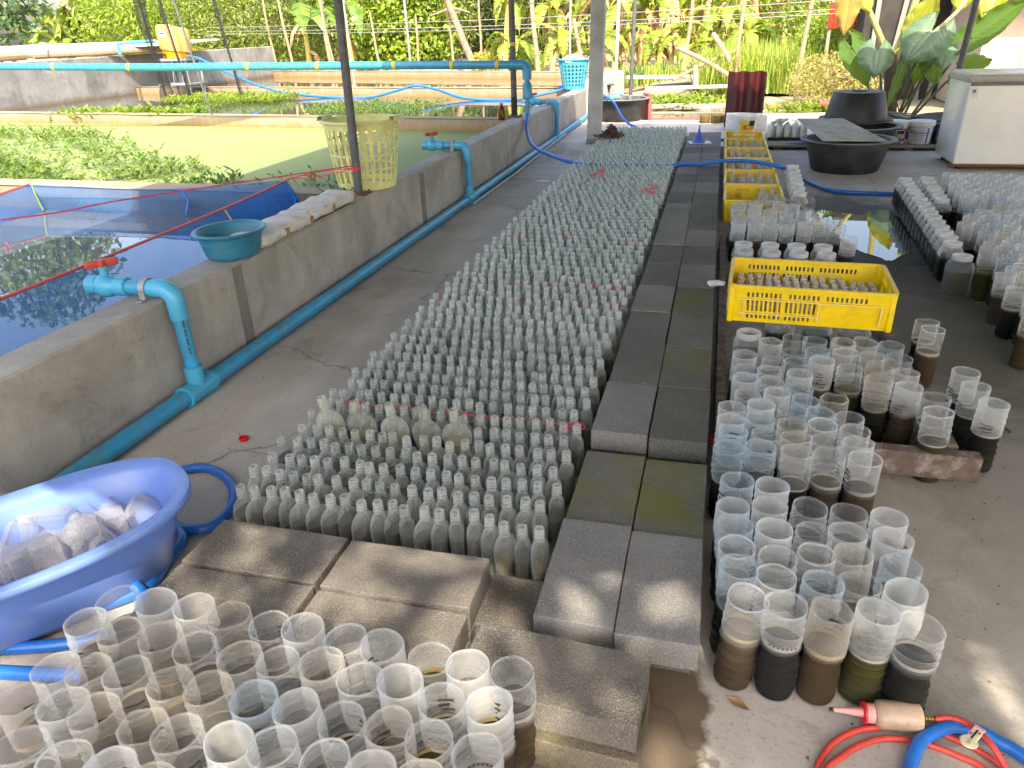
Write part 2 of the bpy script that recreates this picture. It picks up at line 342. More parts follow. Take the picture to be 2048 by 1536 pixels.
# ---------------------------------------------------------------- geometry helpers
class MB:
    def __init__(s): s.v = []; s.f = []; s.uv = None
    def add(s, vs, fs):
        o = len(s.v); s.v += [tuple(p) for p in vs]; s.f += [tuple(i+o for i in f) for f in fs]; return s
    def box(s, c, size, rz=0, rot=None):
        x, y, z = (a/2 for a in size); vs = [Vector((i*x, j*y, k*z)) for i in (-1, 1) for j in (-1, 1) for k in (-1, 1)]
        m = rot.to_matrix() if rot is not None else Matrix.Rotation(rz, 3, 'Z'); vs = [m @ p + Vector(c) for p in vs]
        return s.add(vs, [(0, 1, 3, 2), (4, 6, 7, 5), (0, 4, 5, 1), (2, 3, 7, 6), (0, 2, 6, 4), (1, 5, 7, 3)])
    def rbox(s, c, size, r=.01, rz=0, rot=None, n=3):
        """box with rounded vertical edges and chamfered top and bottom"""
        x, y, h = size[0]/2, size[1]/2, size[2]; ring = []
        for (sx, sy, a0) in ((1, 1, 0), (-1, 1, PI/2), (-1, -1, PI), (1, -1, 3*PI/2)):
            for i in range(n+1):
                a = a0 + PI/2*i/n; ring.append((sx*(x-r), sy*(y-r), math.cos(a), math.sin(a)))
        lv = [(-h/2, .45), (-h/2+r*.35, .85), (-h/2+r, 1), (h/2-r, 1), (h/2-r*.35, .85), (h/2, .45)]
        m = rot.to_matrix() if rot is not None else Matrix.Rotation(rz, 3, 'Z'); N = len(ring); vs = []; fs = []
        for z, k in lv:
            for (bx, by, ca, sa) in ring: vs.append(m @ Vector((bx+ca*r*k, by+sa*r*k, z)) + Vector(c))
        for i in range(len(lv)-1):
            for j in range(N): fs.append((i*N+j, i*N+(j+1) % N, (i+1)*N+(j+1) % N, (i+1)*N+j))
        fs.append(tuple(range(N-1, -1, -1))); fs.append(tuple(range((len(lv)-1)*N, len(lv)*N)))
        return s.add(vs, fs)
    def lathe(s, prof, seg=24, c=(0, 0, 0), ell=None, rot=None, wob=None, capb=True, capt=False):
        """prof: (r, z) or (rx, ry, z)"""
        vs = []; fs = []; m = rot.to_matrix() if rot is not None else None
        for i, q in enumerate(prof):
            rx, ry, z = (q[0], q[0], q[1]) if len(q) == 2 else q
            for j in range(seg):
                a = 2*PI*j/seg; k = wob(i, a) if wob else (1, 0)
                p = Vector((rx*math.cos(a)*k[0], ry*math.sin(a)*k[0], z+k[1]))
                if m: p = m @ p
                vs.append(p + Vector(c))
        n = len(prof)
        for i in range(n-1):
            for j in range(seg): fs.append((i*seg+j, i*seg+(j+1) % seg, (i+1)*seg+(j+1) % seg, (i+1)*seg+j))
        if capb: fs.append(tuple(range(seg-1, -1, -1)))
        if capt: fs.append(tuple(range((n-1)*seg, n*seg)))
        return s.add(vs, fs)
    def tube(s, pts, r, seg=10, caps=True):
        pts = [Vector(p) for p in pts]; rs = r if hasattr(r, '__len__') else [r]*len(pts)
        vs = []; fs = []; n = len(pts); t0 = (pts[1]-pts[0]).normalized()
        u = t0.orthogonal().normalized()
        for i in range(n):
            t = (pts[min(i+1, n-1)] - pts[max(i-1, 0)]).normalized()
            u = (u - t*u.dot(t)).normalized(); w = t.cross(u)
            for j in range(seg):
                a = 2*PI*j/seg; vs.append(pts[i] + (u*math.cos(a) + w*math.sin(a))*rs[i])
        for i in range(n-1):
            for j in range(seg): fs.append((i*seg+j, i*seg+(j+1) % seg, (i+1)*seg+(j+1) % seg, (i+1)*seg+j))
        if caps: fs.append(tuple(range(seg-1, -1, -1))); fs.append(tuple(range((n-1)*seg, n*seg)))
        return s.add(vs, fs)
    def quad(s, a, b, c, d): return s.add([a, b, c, d], [(0, 1, 2, 3)])
    def mesh(s, name, mat, smooth=35):
        me = bpy.data.meshes.new(name); me.from_pydata(s.v, [], s.f); me.validate(); me.update()
        if smooth:
            me.polygons.foreach_set('use_smooth', [True]*len(me.polygons)); me.set_sharp_from_angle(angle=math.radians(smooth))
        me.materials.append(MATS[mat]); return me
    def build(s, name, mat, parent=None, smooth=35): return link(name, s.mesh(name, mat, smooth), parent)
def link(name, me, parent=None, loc=None, rot=None):
    o = bpy.data.objects.new(name, me); C.objects.link(o)
    if parent is not None: o.parent = parent
    if loc is not None: o.location = loc
    if rot is not None: o.rotation_euler = rot
    return o
def empty(name, loc=(0, 0, 0), rz=0): return link(name, None, None, loc, (0, 0, rz))
def tag(o, label, cat, group=None, kind=None):
    if label: o['label'] = label
    if cat: o['category'] = cat
    if group: o['group'] = group
    if kind: o['kind'] = kind
    return o
def structure(o): o['kind'] = 'structure'; return o
def curve(pts, n=10):
    """Catmull-Rom through the points"""
    P = [Vector(p) for p in pts]; P = [P[0]*2-P[1]] + P + [P[-1]*2-P[-2]]; out = []
    for i in range(1, len(P)-2):
        for k in range(n):
            t = k/n; a, b, c, d = P[i-1:i+3]
            out.append(.5*((2*b) + (c-a)*t + (2*a-5*b+4*c-d)*t*t + (3*b-a-3*c+d)*t**3))
    out.append(P[-2]); return out
ORD = ['first', 'second', 'third', 'fourth', 'fifth', 'sixth', 'seventh', 'eighth', 'ninth', 'tenth', 'eleventh', 'twelfth', 'thirteenth', 'fourteenth', 'fifteenth', 'sixteenth', 'seventeenth', 'eighteenth', 'nineteenth', 'twentieth', 'twenty-first', 'twenty-second', 'twenty-third', 'twenty-fourth']
def text_mesh(name, txt, size, mat, parent, loc, rot, bend=None):
    cu = bpy.data.curves.new(name, 'FONT'); cu.body = txt; cu.size = size; cu.align_x = 'CENTER'; cu.align_y = 'CENTER'; cu.extrude = .0005
    to = bpy.data.objects.new(name, cu); C.objects.link(to); dg = bpy.context.evaluated_depsgraph_get(); dg.update()
    me = bpy.data.meshes.new_from_object(to.evaluated_get(dg)); bpy.data.objects.remove(to); me.name = name
    if bend:
        for v in me.vertices:
            a = v.co.x/bend; x, y, z = v.co; v.co = (math.sin(a)*(bend+z), y, math.cos(a)*(bend+z)-bend)
    me.materials.clear(); me.materials.append(MATS[mat]); return link(name, me, parent, loc, rot)

# ---------------------------------------------------------------- the setting
def sheet(name, x0, x1, y0, y1, z, mat, nx=1, ny=1, hf=None):
    b = MB(); xs = np.linspace(x0, x1, nx+1); ys = np.linspace(y0, y1, ny+1)
    vs = [(x, y, z+(hf(x, y) if hf else 0)) for y in ys for x in xs]
    fs = [(j*(nx+1)+i, j*(nx+1)+i+1, (j+1)*(nx+1)+i+1, (j+1)*(nx+1)+i) for j in range(ny) for i in range(nx)]
    return b.add(vs, fs).build(name, mat, None, 0)
structure(sheet('ground', -400, 400, -150, 600, -.12, 'earth'))
structure(sheet('concrete_floor', -2.14, 9, -6, 12.35, 0, 'floor_concrete'))
b = MB().box((3.4, 12.40, -.075), (11.1, .1, .14)); structure(b.build('floor_kerb', 'floor_concrete'))
# pond walls: the long kerb wall between the walkway and the ponds, with two vertical repair bands
def wall(name, label, x0, y0, x1, y1, t, z0, z1, mat, parts=()):
    d = Vector((x1-x0, y1-y0, 0)); L = d.length; n = max(2, int(L/.5)); d.normalize(); w = Vector((-d.y, d.x, 0)); b = MB(); vs = []; fs = []
    cham = .012
    prof = [(0, z0), (0, z1-cham), (cham, z1), (t-cham, z1), (t, z1-cham), (t, z0)]
    for i in range(n+1):
        p = Vector((x0, y0, 0)) + d*L*i/n
        for k, (q, z) in enumerate(prof):
            j = (random.random()-.5)*.006
            vs.append(p + w*(q+j) + Vector((0, 0, z + (random.random()-.5)*.005*(z > z0))))
    m = len(prof)
    for i in range(n):
        for k in range(m-1): fs.append((i*m+k, (i+1)*m+k, (i+1)*m+k+1, i*m+k+1))
    fs.append(tuple(range(m))); fs.append(tuple(range(n*m+m-1, n*m-1, -1)))
    o = b.add(vs, fs).build(name, mat, None, 30); tag(o, label, 'wall'); return o
WX, WT, WZ = -2.12, .185, .446
mw_ = wall('pond_wall', 'long grey concrete pond wall along the blue water pipe', WX, -3, WX, 13.3, WT, -.1, WZ, 'wall_concrete')
for i, (yy, wd) in enumerate(((2.905, .075), (5.32, .085), (3.62, .03))):
    if i < 2: MB().box((WX+.0035, yy, .215), (.003, wd, .43)).build('repair_band', 'block_mid', mw_, 0)
e = wall('pond_wall_end', 'pale rounded end of the pond wall behind the white post', WX+.22, 12.9, WX+.22, 16.2, .4, -.1, .52, 'post_white')
wall('cross_wall', 'low concrete pond wall behind the blue net', -2.30, 4.46, -9.5, 4.62, -.2, -.1, WZ-.003, 'wall_pond')
wall('cross_wall', 'sunlit stained pond wall behind the duckweed pond', -2.30, 8.62, -12.5, 9.92, -.2, -.1, WZ-.004, 'wall_pond')
wall('cross_wall', 'third pond wall back, below the orange tank', -2.30, 12.95, -12.5, 14.85, -.2, -.1, WZ-.002, 'wall_pond')
wall('cross_wall', 'farthest low pond wall in front of the banana plants', -2.30, 17.3, -13, 20.75, -.2, -.1, WZ-.005, 'wall_pond')
wall('tall_wall', 'tall grey cement pond wall at the far left', -12.4, 8.6, -12.5, 20.75, .24, -.1, 1.09, 'wall_tall')
structure(sheet('pond_floor', -12.4, -2.25, -3, 20.5, -.1, 'bank'))
structure(sheet('net_pond_water', -9.4, -2.28, -3, 4.50, .28, 'net_water'))
structure(sheet('duckweed_pond_surface', -12.4, -2.28, 4.6, 9.8, .30, 'duckweed'))
structure(sheet('plant_pond_water', -12.4, -2.28, 8.7, 14.8, .295, 'pond_water'))
structure(sheet('far_pond_water', -12.4, -2.28, 13.1, 20.4, .285, 'pond_water_brown'))
# puddle on the floor between the jar fields, with an uneven outline
b = MB(); ol = [(.70, 6.0), (.72, 6.2), (.76, 6.33), (.9, 6.28), (1.1, 6.22), (1.25, 6.3), (1.36, 6.38), (1.40, 6.1), (1.36, 5.6), (1.27, 5.2), (1.17, 4.97), (1.05, 5.02), (.97, 5.16), (.92, 5.4), (.84, 5.7), (.76, 5.85)]
pl = [p+Vector((.022*math.sin(k*.9)+.008*math.sin(k*2.6), .04*math.sin(k*.7)+.015*math.cos(k*2.1), 0)) for k, p in enumerate(curve([(x, y, .004) for x, y in ol+ol[:1]], 4)[:-1])]; b.add(pl, [tuple(range(len(pl)))]); structure(b.build('puddle', 'puddle_water', None, 0))
# far bank with old fish pens
def bank_h(x, y): return (-.14 if y < 17.7 else 0)+(y > 17.7)*.02+.10*math.sin(x*.9+y*.4)+.07*math.sin(x*2.3-y*1.1)+.05*math.sin(y*3.1+x) + max(0, (y-22)*.03)
structure(sheet('far_bank', -30, 14, 17.6, 34, -.02, 'bank', 60, 26, bank_h))
for i, (x0, x1, y0, y1) in enumerate(((-1.5, .7, 13.2, 14.4), (-1.3, .4, 15.0, 16.6)  )):
    structure(sheet('bank_pool', x0, x1, y0, y1, -.113, 'pond_water_brown'))
# shed roof overhead
rx0, rx1, ry0, ry1, rz = -3.31, 7.5, -.42, 9.8, 2.5
b = MB(); n = 140; vs = []; fs = []
for i in range(n+1):
    x = rx0+(rx1-rx0)*i/n; z = rz+.02*math.cos(PI*i)
    vs += [(x, ry0, z), (x, ry1, z+.15)]
for i in range(n): fs.append((2*i, 2*i+2, 2*i+3, 2*i+1))
ro = b.add(vs, fs).build('shed_roof', 'roof_steel', None, 0); tag(ro, 'corrugated steel shed roof above the bottles', 'roof')


# ---------------------------------------------------------------- posts
def post(name, label, x, y, z0, z1, r, mat, lean=(0, 0), cat='post', plate=None, bands=(), seg=12):
    t = empty(name, (x, y, z0)); tag(t, label, cat); H = z1-z0
    MB().tube([(0, 0, 0), (lean[0]*H, lean[1]*H, H)], r, seg).build('shaft', mat, t)
    if plate:
        MB().box((0, 0, .005), (plate, plate, .01)).build('base_plate', 'rust', t, 0)
        for sx in (-1, 1):
            for sy in (-1, 1): MB().lathe([(.008, .01), (.008, .022), (.004, .026)], 6, (sx*plate*.38, sy*plate*.38, 0), capt=True).build('bolt', 'rust', t)
    for (zz, mt, h) in bands: MB().lathe([(r+.002, zz-z0), (r+.0025, zz-z0+h)], seg, (lean[0]*(zz-z0), lean[1]*(zz-z0), 0), capb=False).build('tape_band', mt, t)
    return t
post('roof_post', 'dark steel roof post rising in front of the yellow basket', -2.215, 4.45, WZ, 2.56, .027, 'steel_post', (.012, 0), plate=.13, bands=((.60, 'string_red', .02),))
post('roof_post', 'grey steel roof post beside the brown bottle on the wall', -2.285, 8.79, WZ, 2.62, .034, 'steel_post', plate=.16, bands=((1.20, 'tape_yellow', .035), (WZ+.02, 'ink_black', .2)))
t = empty('concrete_post', (-1.525, 9.93, 0)); tag(t, 'thick pale square post standing at the far end of the bottles', 'post')
MB().rbox((.02, 0, 1.3), (.17, .17, 2.6), .018, rot=Euler((0, math.radians(1.0), 0))).build('shaft', 'post_white', t)
MB().rbox((.005, 0, .03), (.20, .20, .06), .02).build('footing', 'wall_concrete', t)
post('roof_post', 'thin black post rising behind the far black tub', -1.425, 13.1, 0, 2.9, .03, 'steel_post', (.012, 0))
post('thin_pole', 'thin grey pole behind the blue laundry basket', -2.65, 14.2, .2, 3, .022, 'steel_light', (.01, 0))
post('thin_pole', 'pale thin pole just right of the thick square post', -1.95, 15.2, 0, 3, .03, 'post_white', (.015, 0))
post('tall_pole', 'tall black pole leaning beside the white freezer', 2.682, 10.5, 0, 2.8, .035, 'steel_post', (.035, 0))
post('thin_pole', 'thin grey rod standing on the second pond wall left', -6.65, 9.25, WZ, 2.9, .014, 'steel_post', (-.165, .0))
post('thin_pole', 'thin grey rod in the far pond behind the dark post', -8.0, 16.5, .2, 3.2, .025, 'steel_light', (-.02, 0))
post('thin_pole', 'thin grey rod standing before the dark trees', -9.6, 24, -.1, 3.2, .04, 'steel_light', (-.02, 0))
# bamboo poles in the background: (x, y, lean x, radius, height, label)
for i, (x, y, lx, r, h, lb) in enumerate([
    (-12.0, 20.9, -.06, .055, 3, 'bamboo pole nearest the orange tank'),
    (-10.8, 21.2, -.10, .045, 3, 'slim bamboo pole left of the thick golden one'),
    (-11.1, 21.6, -.06, .085, 3, 'thick golden bamboo pole before the green creeper'),
    (-9.9, 22.5, -.14, .05, 2.0, 'slanting bamboo stick on the creeper wall'),
    (-8.9, 23.0, -.03, .05, 1.9, 'short bamboo pole with a cut top by the dark post'),
    (-8.3, 24.5, -.08, .06, 2.6, 'brown bent pole before the dark trees'),
    (-7.3, 24.0, .03, .05, 2.6, 'straight grey stick beside the forked pole'),
    (-4.9, 21.5, -.05, .095, 3.2, 'thick pinkish bamboo pole left of the grey roof post'),
    (-3.05, 18.6, -.18, .075, 1.6, 'leaning bamboo stake behind the blue basket'),
    (.30, 17.6, .02, .06, 3, 'tall bamboo pole directly behind the maroon roof sheet'),
    (1.48, 16.6, .02, .065, 3, 'crooked bamboo pole left of the flowering creeper heap'),
    (-.95, 20.5, .06, .07, 2.6, 'grey-brown pole among the banana leaves'),
    (2.55, 19.5, .03, .09, 3, 'bamboo pole by the red sheet shed'),
    (-13.2, 22, -.04, .05, 3, 'bamboo pole left of the drooping banana leaves')]):
    r *= .75
    t = empty('bamboo_pole', (x, y, -.1)); tag(t, lb, 'pole', 'bamboo poles in the background')
    pts = [(lx*z + .03*math.sin(z*2+i), .02*math.sin(z*3+i), z) for z in np.linspace(0, h, 10)]
    MB().tube(pts, [r*(1-.03*k) for k in range(10)], 9).build('shaft', 'bamboo', t)
    for z in np.arange(.35, h-.1, .42): MB().lathe([(r*.9, -.008), (r*1.12, 0), (r*.9, .008)], 9, (lx*z+.03*math.sin(z*2+i), .02*math.sin(z*3+i), z), capb=False).build('node_ring', 'bamboo_node', t)
t = empty('forked_pole', (-8.1, 24.2, -.1)); tag(t, 'dark slanting forked trunk pole before the dark trees', 'pole')
MB().tube([(.7, 0, 0), (.2, 0, 1.2), (-.15, 0, 2.1), (-.3, 0, 2.8)], [.12, .11, .1, .09], 9).build('shaft', 'trunk', t)
MB().tube([(-.12, 0, 2.05), (.25, 0, 1.98), (.5, 0, 1.9)], [.05, .035, .02], 6).build('branch', 'trunk', t)
MB().tube([(-.12, 0, 2.05), (-.45, 0, 1.95), (-.8, 0, 1.86)], [.05, .035, .02], 6).build('branch', 'trunk', t)

# ---------------------------------------------------------------- blue water pipes
t = empty('water_pipe', (0, 0, 0)); tag(t, 'blue plastic water pipe lying along the foot of the pond wall', 'pipe')
PX = -2.062; PR = .036
MB().tube([(PX, -2, PR+.004), (PX, 3, PR+.006), (PX, 7, PR+.004), (PX, 12.6, PR+.006)], PR, 16).build('main_run', 'pvc_blue', t)
def riser(y, r):
    Z = WZ+r+.012
    T = MB(); T.tube([(PX, y-.085, PR+.005), (PX, y+.085, PR+.005)], PR+.008, 16).tube([(PX, y, PR), (PX, y, .15)], r+.008, 16)
    T.tube([(PX, y-.093, PR+.005), (PX, y-.07, PR+.005)], PR+.012, 16).tube([(PX, y+.07, PR+.005), (PX, y+.093, PR+.005)], PR+.012, 16)
    T.build('tee', 'pvc_joint', t)
    MB().tube([(PX, y, .13), (PX-.005, y, Z-.09)], r, 16).build('riser', 'pvc_blue', t)
    E = MB(); pts = [(PX-.005, y, Z-.125), (PX-.005, y, Z-.06)]
    for k in range(1, 8):
        a = PI/2*k/7; pts.append((PX-.005-.055*(1-math.cos(a)), y, Z-.055+.055*math.sin(a)))
    pts.append((PX-.12, y, Z)); E.tube(pts, r+.007, 16).build('elbow', 'pvc_joint', t)
    MB().tube([(PX-.11, y, Z), (PX-.24, y, Z)], r, 16).build('outlet_pipe', 'pvc_blue', t)
    V = MB(); V.lathe([(r+.004, 0), (r+.009, .004), (r+.009, .055), (r+.004, .06), (r+.016, .085), (r+.019, .105), (r+.015, .13), (r+.005, .142), (r+.008, .145), (r+.008, .19), (r-.006, .19), (r-.007, .15)], 18, (PX-.215, y, Z), rot=Euler((0, -PI/2, 0)))
    v = V.build('valve_body', 'pvc_joint', t)
    hx = PX-.215-.105
    hb = MB().lathe([(.017, 0), (.017, .03), (.02, .032), (.02, .04)], 12, (hx, y, Z+r+.012), capt=True); hb.build('valve_stem', 'pvc_joint', v)
    h = MB().rbox((hx, y, Z+r+.063), (.036, .036, .03), .008)
    for sgn in (-1, 1): h.rbox((hx+sgn*.037*.62, y+sgn*.037*.78, Z+r+.064), (.052, .02, .03), .007, rz=math.atan2(.78, .62))
    h.build('valve_handle', 'valve_red', v)
    S = MB(); n = 14; W = .028; ri = r+.0085
    for k in range(n+1):
        a = PI*k/n; S.v += [(PX-.125-W/2, y+ri*math.cos(a), Z+ri*math.sin(a)), (PX-.125+W/2, y+ri*math.cos(a), Z+ri*math.sin(a)), (PX-.125-W/2, y+(ri+.004)*math.cos(a), Z+(ri+.004)*math.sin(a)), (PX-.125+W/2, y+(ri+.004)*math.cos(a), Z+(ri+.004)*math.sin(a))]
    for k in range(n):
        o = 4*k; S.f += [(o+2, o+6, o+7, o+3), (o, o+1, o+5, o+4), (o, o+4, o+6, o+2), (o+1, o+3, o+7, o+5)]
    for sgn in (-1, 1): S.box((PX-.125, y+sgn*(ri+.002), WZ+.02), (W, .004, .035)).box((PX-.125, y+sgn*(ri+.014), WZ+.0035), (W, .028, .004))
    S.build('pipe_clamp', 'steel_light', t)
for y, r in ((2.405, .030), (6.29, .030), (10.16, .030)): riser(y, r)
pm = MB()
for k in range(26):
    if k % 6 != 5: pm.box((PX+.0208, 2.3875, .215+k*.0066), (.003, .009, .0038), rz=math.radians(-42))
pm.build('pipe_print', 'ink_black', t, 0)
t = empty('grey_pipe', (0, 0, 0)); tag(t, 'thin grey plastic pipe on the floor beside the blue pipe', 'pipe')
MB().tube([(-2.0, 5.9+.3, .016), (-1.99, 7.5, .016), (-2.02, 9.6, .02), (-2.03, 10.6, .03)], .013, 10).build('run', 'pvc_grey', t)
# overhead pipe on the second pond wall, elbow and drop
t = empty('overhead_pipe', (0, 0, 0)); tag(t, 'blue pipe with yellow tape spanning the ponds at waist height', 'pipe')
op = [(-14.5, 8.62, 1.20), (-12, 8.62, 1.155), (-9.25, 8.62, 1.125), (-7, 8.62, 1.075), (-4.5, 8.62, 1.045), (-2.20, 8.62, 1.012)]
MB().tube(op, .045, 14).build('run', 'pvc_blue', t)
pts = [(-2.27, 8.62, 1.012)]
for k in range(8):
    a = PI/2*k/7; pts.append((-2.145+.06*math.sin(a), 8.62, 1.012-.06+.06*math.cos(a)))
MB().tube(pts+[(-2.085, 8.62, .86)], .052, 14).build('elbow', 'pvc_blue', t)
MB().lathe([(.045, 0), (.055, .01), (.055, .14), (.03, .18), (.03, .2)], 14, (-2.085, 8.62, .66)).build('reducer', 'pvc_blue', t)
MB().tube([(-2.085, 8.62, .70), (-2.09, 8.62, .47)], .026, 12).build('drop_pipe', 'pvc_blue', t)
for x in (-8.4, -7.25, -5.55, -4.62, -3.65, -2.95, -2.42):
    z = np.interp(x, [p[0] for p in op], [p[2] for p in op]); MB().tube([(x-.02, 8.62, z), (x+.02, 8.62, z)], .0475, 14, False).build('tape_band', 'tape_yellow', t)
# hoses
def hose(name, label, pts, r, mat, n=10, seg=10, cat='hose'):
    o = MB().tube(curve(pts, n), r, seg).build(name, mat); tag(o, label, cat); return o
hose('blue_hose', 'bright blue hose drooping from the wall pipe across bottles and path', [(-2.09, 8.60, .50), (-2.06, 8.45, .36), (-1.93, 8.1, .25), (-1.72, 7.75, .215), (-1.48, 7.48, .19), (-1.34, 7.385, .172), (-1.2, 7.350, .16), (-.8, 7.350, .157), (-.4, 7.350, .160), (-.33, 7.36, .172), (-.26, 7.35, .18), (-.1, 7.33, .185), (.1, 7.38, .205), (.35, 7.3, .215), (.56, 7.13, .20), (.70, 7.45, .1), (.81, 7.5, .03), (1.0, 7.05, .02), (1.2, 6.96, .02), (1.5, 6.93, .02)], .0185, 'hose_blue', 12, 12)
hose('blue_hose', 'thin blue hose running from the pond wall to behind the crates', [(-2.6, 13.0, .47), (-2.0, 12.9, .47), (-1.75, 12.2, .40), (-1.52, 11.7, .34), (-1.3, 11.2, .15), (-1.05, 10.9, .06), (-.7, 10.55, .03), (-.2, 10.2, .02), (.3, 10.05, .02), (.7, 9.6, .035), (1.2, 9.48, .09), (2.0, 9.42, .09)], .016, 'hose_blue')
hose('blue_hose', 'long blue hose sagging across the far ponds below the tank', [(-10.35, 14.0, 1.06), (-10.0, 13.9, 1.0), (-9.3, 13.8, .72), (-8.3, 13.6, .43), (-7.2, 13.4, .32), (-6.2, 13.2, .31), (-5.6, 13.15, .42), (-5.2, 13.15, .505), (-4.8, 13.1, .44), (-4.1, 12.6, .33), (-3.3, 12.5, .31), (-2.7, 12.6, .40), (-2.4, 12.8, .46)], .022, 'hose_blue')
o = hose('blue_hose', 'blue hose coiled on the floor around the blue bath', [(-1.80, 1.78, .02), (-1.70, 1.87, .02), (-1.60, 1.865, .02), (-1.49, 1.79, .02), (-1.425, 1.68, .02), (-1.43, 1.58, .02), (-1.50, 1.55, .02), (-1.54, 1.56, .02), (-1.475, 1.50, .02), (-1.455, 1.40, .02), (-1.435, 1.31, .02), (-1.47, 1.24, .02), (-1.60, 1.12, .02), (-1.72, 1.0, .02), (-1.8, .8, .02)], .0165, 'hose_blue', 10, 12)
hose('blue_hose', 'blue hose loop showing under the edge of the blue bath', [(-1.72, 1.42, .018), (-1.58, 1.36, .018), (-1.505, 1.31, .03), (-1.45, 1.27, .05), (-1.40, 1.24, .03), (-1.38, 1.15, .018), (-1.46, 1.085, .018), (-1.60, 1.03, .018), (-1.9, .95, .018)], .0165, 'hose_blue', 10, 12)
hose('blue_hose', 'blue hose end reaching under the leftmost cut jars', [(-1.37, .99, .02), (-1.50, .965, .02), (-1.62, .945, .02), (-1.9, .9, .02)], .0175, 'hose_blue', 10, 12)
hose('blue_hose', 'blue hose arching at the bottom right over the red hose', [(.45, 1.0, .016), (.475, 1.13, .016), (.497, 1.2, .017), (.528, 1.252, .02), (.585, 1.29, .026), (.64, 1.297, .022), (.68, 1.28, .017), (.72, 1.253, .016), (.85, 1.12, .016)], .0145, 'hose_blue', 10, 14)
# nozzle bottle with red hose
t = empty('nozzle_bottle', (.415, 1.282, .033), math.radians(6)); tag(t, 'stained squeeze bottle with pink nozzle on a red hose, lying on the floor', 'bottle')
ry = Euler((0, PI/2, 0))
MB().lathe([(.0005, .018), (.021, .02), (.028, .026), (.0305, .034), (.0305, .104), (.028, .112), (.02, .115), (.001, .116)], 22, rot=ry).build('body', 'nozzle_bottle', t)
MB().lathe([(.019, -.004), (.021, -.002), (.021, .018), (.018, .02)], 20, rot=ry, capt=True).build('collar', 'nozzle_pink', t)
MB().lathe([(.022, -.0045), (.0235, -.004), (.0235, .001), (.022, .0015)], 20, rot=ry, capt=True).build('cap_ring', 'cap_red', t)
MB().lathe([(.0035, -.066), (.0045, -.066), (.010, -.006), (.011, 0)], 14, rot=ry).build('spout', 'nozzle_pink', t)
MB().lathe([(.003, -.073), (.0042, -.072), (.0048, -.064), (.003, -.063)], 10, rot=ry).build('spout_tip', 'ink_black', t)
fit = MB()
for k in range(5): fit.lathe([(.0045, .116+k*.006), (.0068, .1165+k*.006), (.005, .1215+k*.006)], 12, rot=ry)
fit.build('hose_fitting', 'brass', t)
hose('red_hose', 'red rubber air hose looped around the nozzle bottle', [(.557, 1.297, .035), (.59, 1.302, .04), (.621, 1.285, .045), (.645, 1.24, .05), (.67, 1.20, .03), (.72, 1.13, .01), (.78, 1.0, .008), (.6, .8, .008), (.36, .95, .008), (.305, 1.10, .008), (.33, 1.185, .008), (.383, 1.241, .008), (.442, 1.27, .008), (.539, 1.29, .008), (.593, 1.276, .008), (.647, 1.249, .008), (.70, 1.19, .008), (.82, .98, .018), (.65, .72, .018), (.4, .85, .02), (.318, 1.09, .018), (.364, 1.182, .008), (.436, 1.237, .008), (.503, 1.252, .008), (.544, 1.248, .008), (.593, 1.233, .008), (.64, 1.20, .012), (.72, 1.05, .02)], .0068, 'hose_red', 10, 12)
t = empty('hose_clip', (.612, 1.247, .052), math.radians(52)); tag(t, 'cream and pink plastic clamp clipped on the red hose', 'clip')
MB().lathe([(.0005, 0), (.016, 0), (.017, .002), (.016, .004), (.0005, .0042)], 20, (-.017, 0, 0)).build('round_tab', 'clip_cream', t)
MB().rbox((.012, 0, .002), (.044, .021, .006), .003).build('clip_body', 'clip_cream', t)
MB().rbox((.031, 0, .0025), (.008, .022, .007), .002).build('clip_end', 'clip_pink', t)
MB().box((.007, 0, .0056), (.03, .003, .0012)).build('slot', 'ink_black', t, 0)
for sx, sy in ((.004, .006), (.016, -.006)): MB().box((sx, sy, .0056), (.005, .004, .0012)).build('stud', 'string_red', t, 0)
em = MB()
for k in range(4): em.box((-.024+.0045*k, (-1)**k*.001, .0044), (.0012, .009-.001*k, .0008))
em.build('embossed_mark', 'tape_brown', t, 0)

# ---------------------------------------------------------------- concrete blocks
def block_mesh(seed, L=.188, W=.389, Hh=.075, rough=.0009):
    r = random.Random(seed); bm = bmesh.new(); bmesh.ops.create_cube(bm, size=1)
    for v in bm.verts: v.co = Vector((v.co.x*L, v.co.y*W, v.co.z*Hh))
    bmesh.ops.bevel(bm, geom=list(bm.edges), offset=.0022, segments=1, affect='EDGES')
    es = [e for e in bm.edges if e.calc_length() > .1]
    bmesh.ops.subdivide_edges(bm, edges=es, cuts=9, use_grid_fill=True)
    for v in bm.verts: v.co += Vector((r.uniform(-1, 1), r.uniform(-1, 1), r.uniform(-1, 1)))*rough
    me = bpy.data.meshes.new('concrete_block'); bm.to_mesh(me); bm.free()
    me.polygons.foreach_set('use_smooth', [True]*len(me.polygons)); me.set_sharp_from_angle(angle=math.radians(22)); return me
BL = [block_mesh(i) for i in range(4)]
def block(parent, x, y, z, mat, rz=0, v=None, tilt=(0, 0)):
    me0 = BL[v if v is not None else random.randrange(4)]; key = (me0.name, mat)
    if key not in block_cache:
        me = me0.copy(); me.materials.clear(); me.materials.append(MATS[mat]); block_cache[key] = me
    o = link('concrete_block', block_cache[key], parent, (x, y, z), (tilt[0], tilt[1], rz)); return o
block_cache = {}
path = empty('block_walkway', (0, 0, 0)); tag(path, 'double row walkway of grey concrete blocks beside the bottles', 'walkway')
PZ = .16-.0375
colL = ['block_light', 'block_moss', 'block_light', 'block_dark', 'block_dark', 'block_mid', 'block_dark', 'block_dark', 'block_mid', 'block_mid', 'block_mid', 'block_dark', 'block_mid', 'block_dark', 'block_mid', 'block_mid', 'block_mid', 'block_dark', 'block_mid', 'block_mid', 'block_mid']
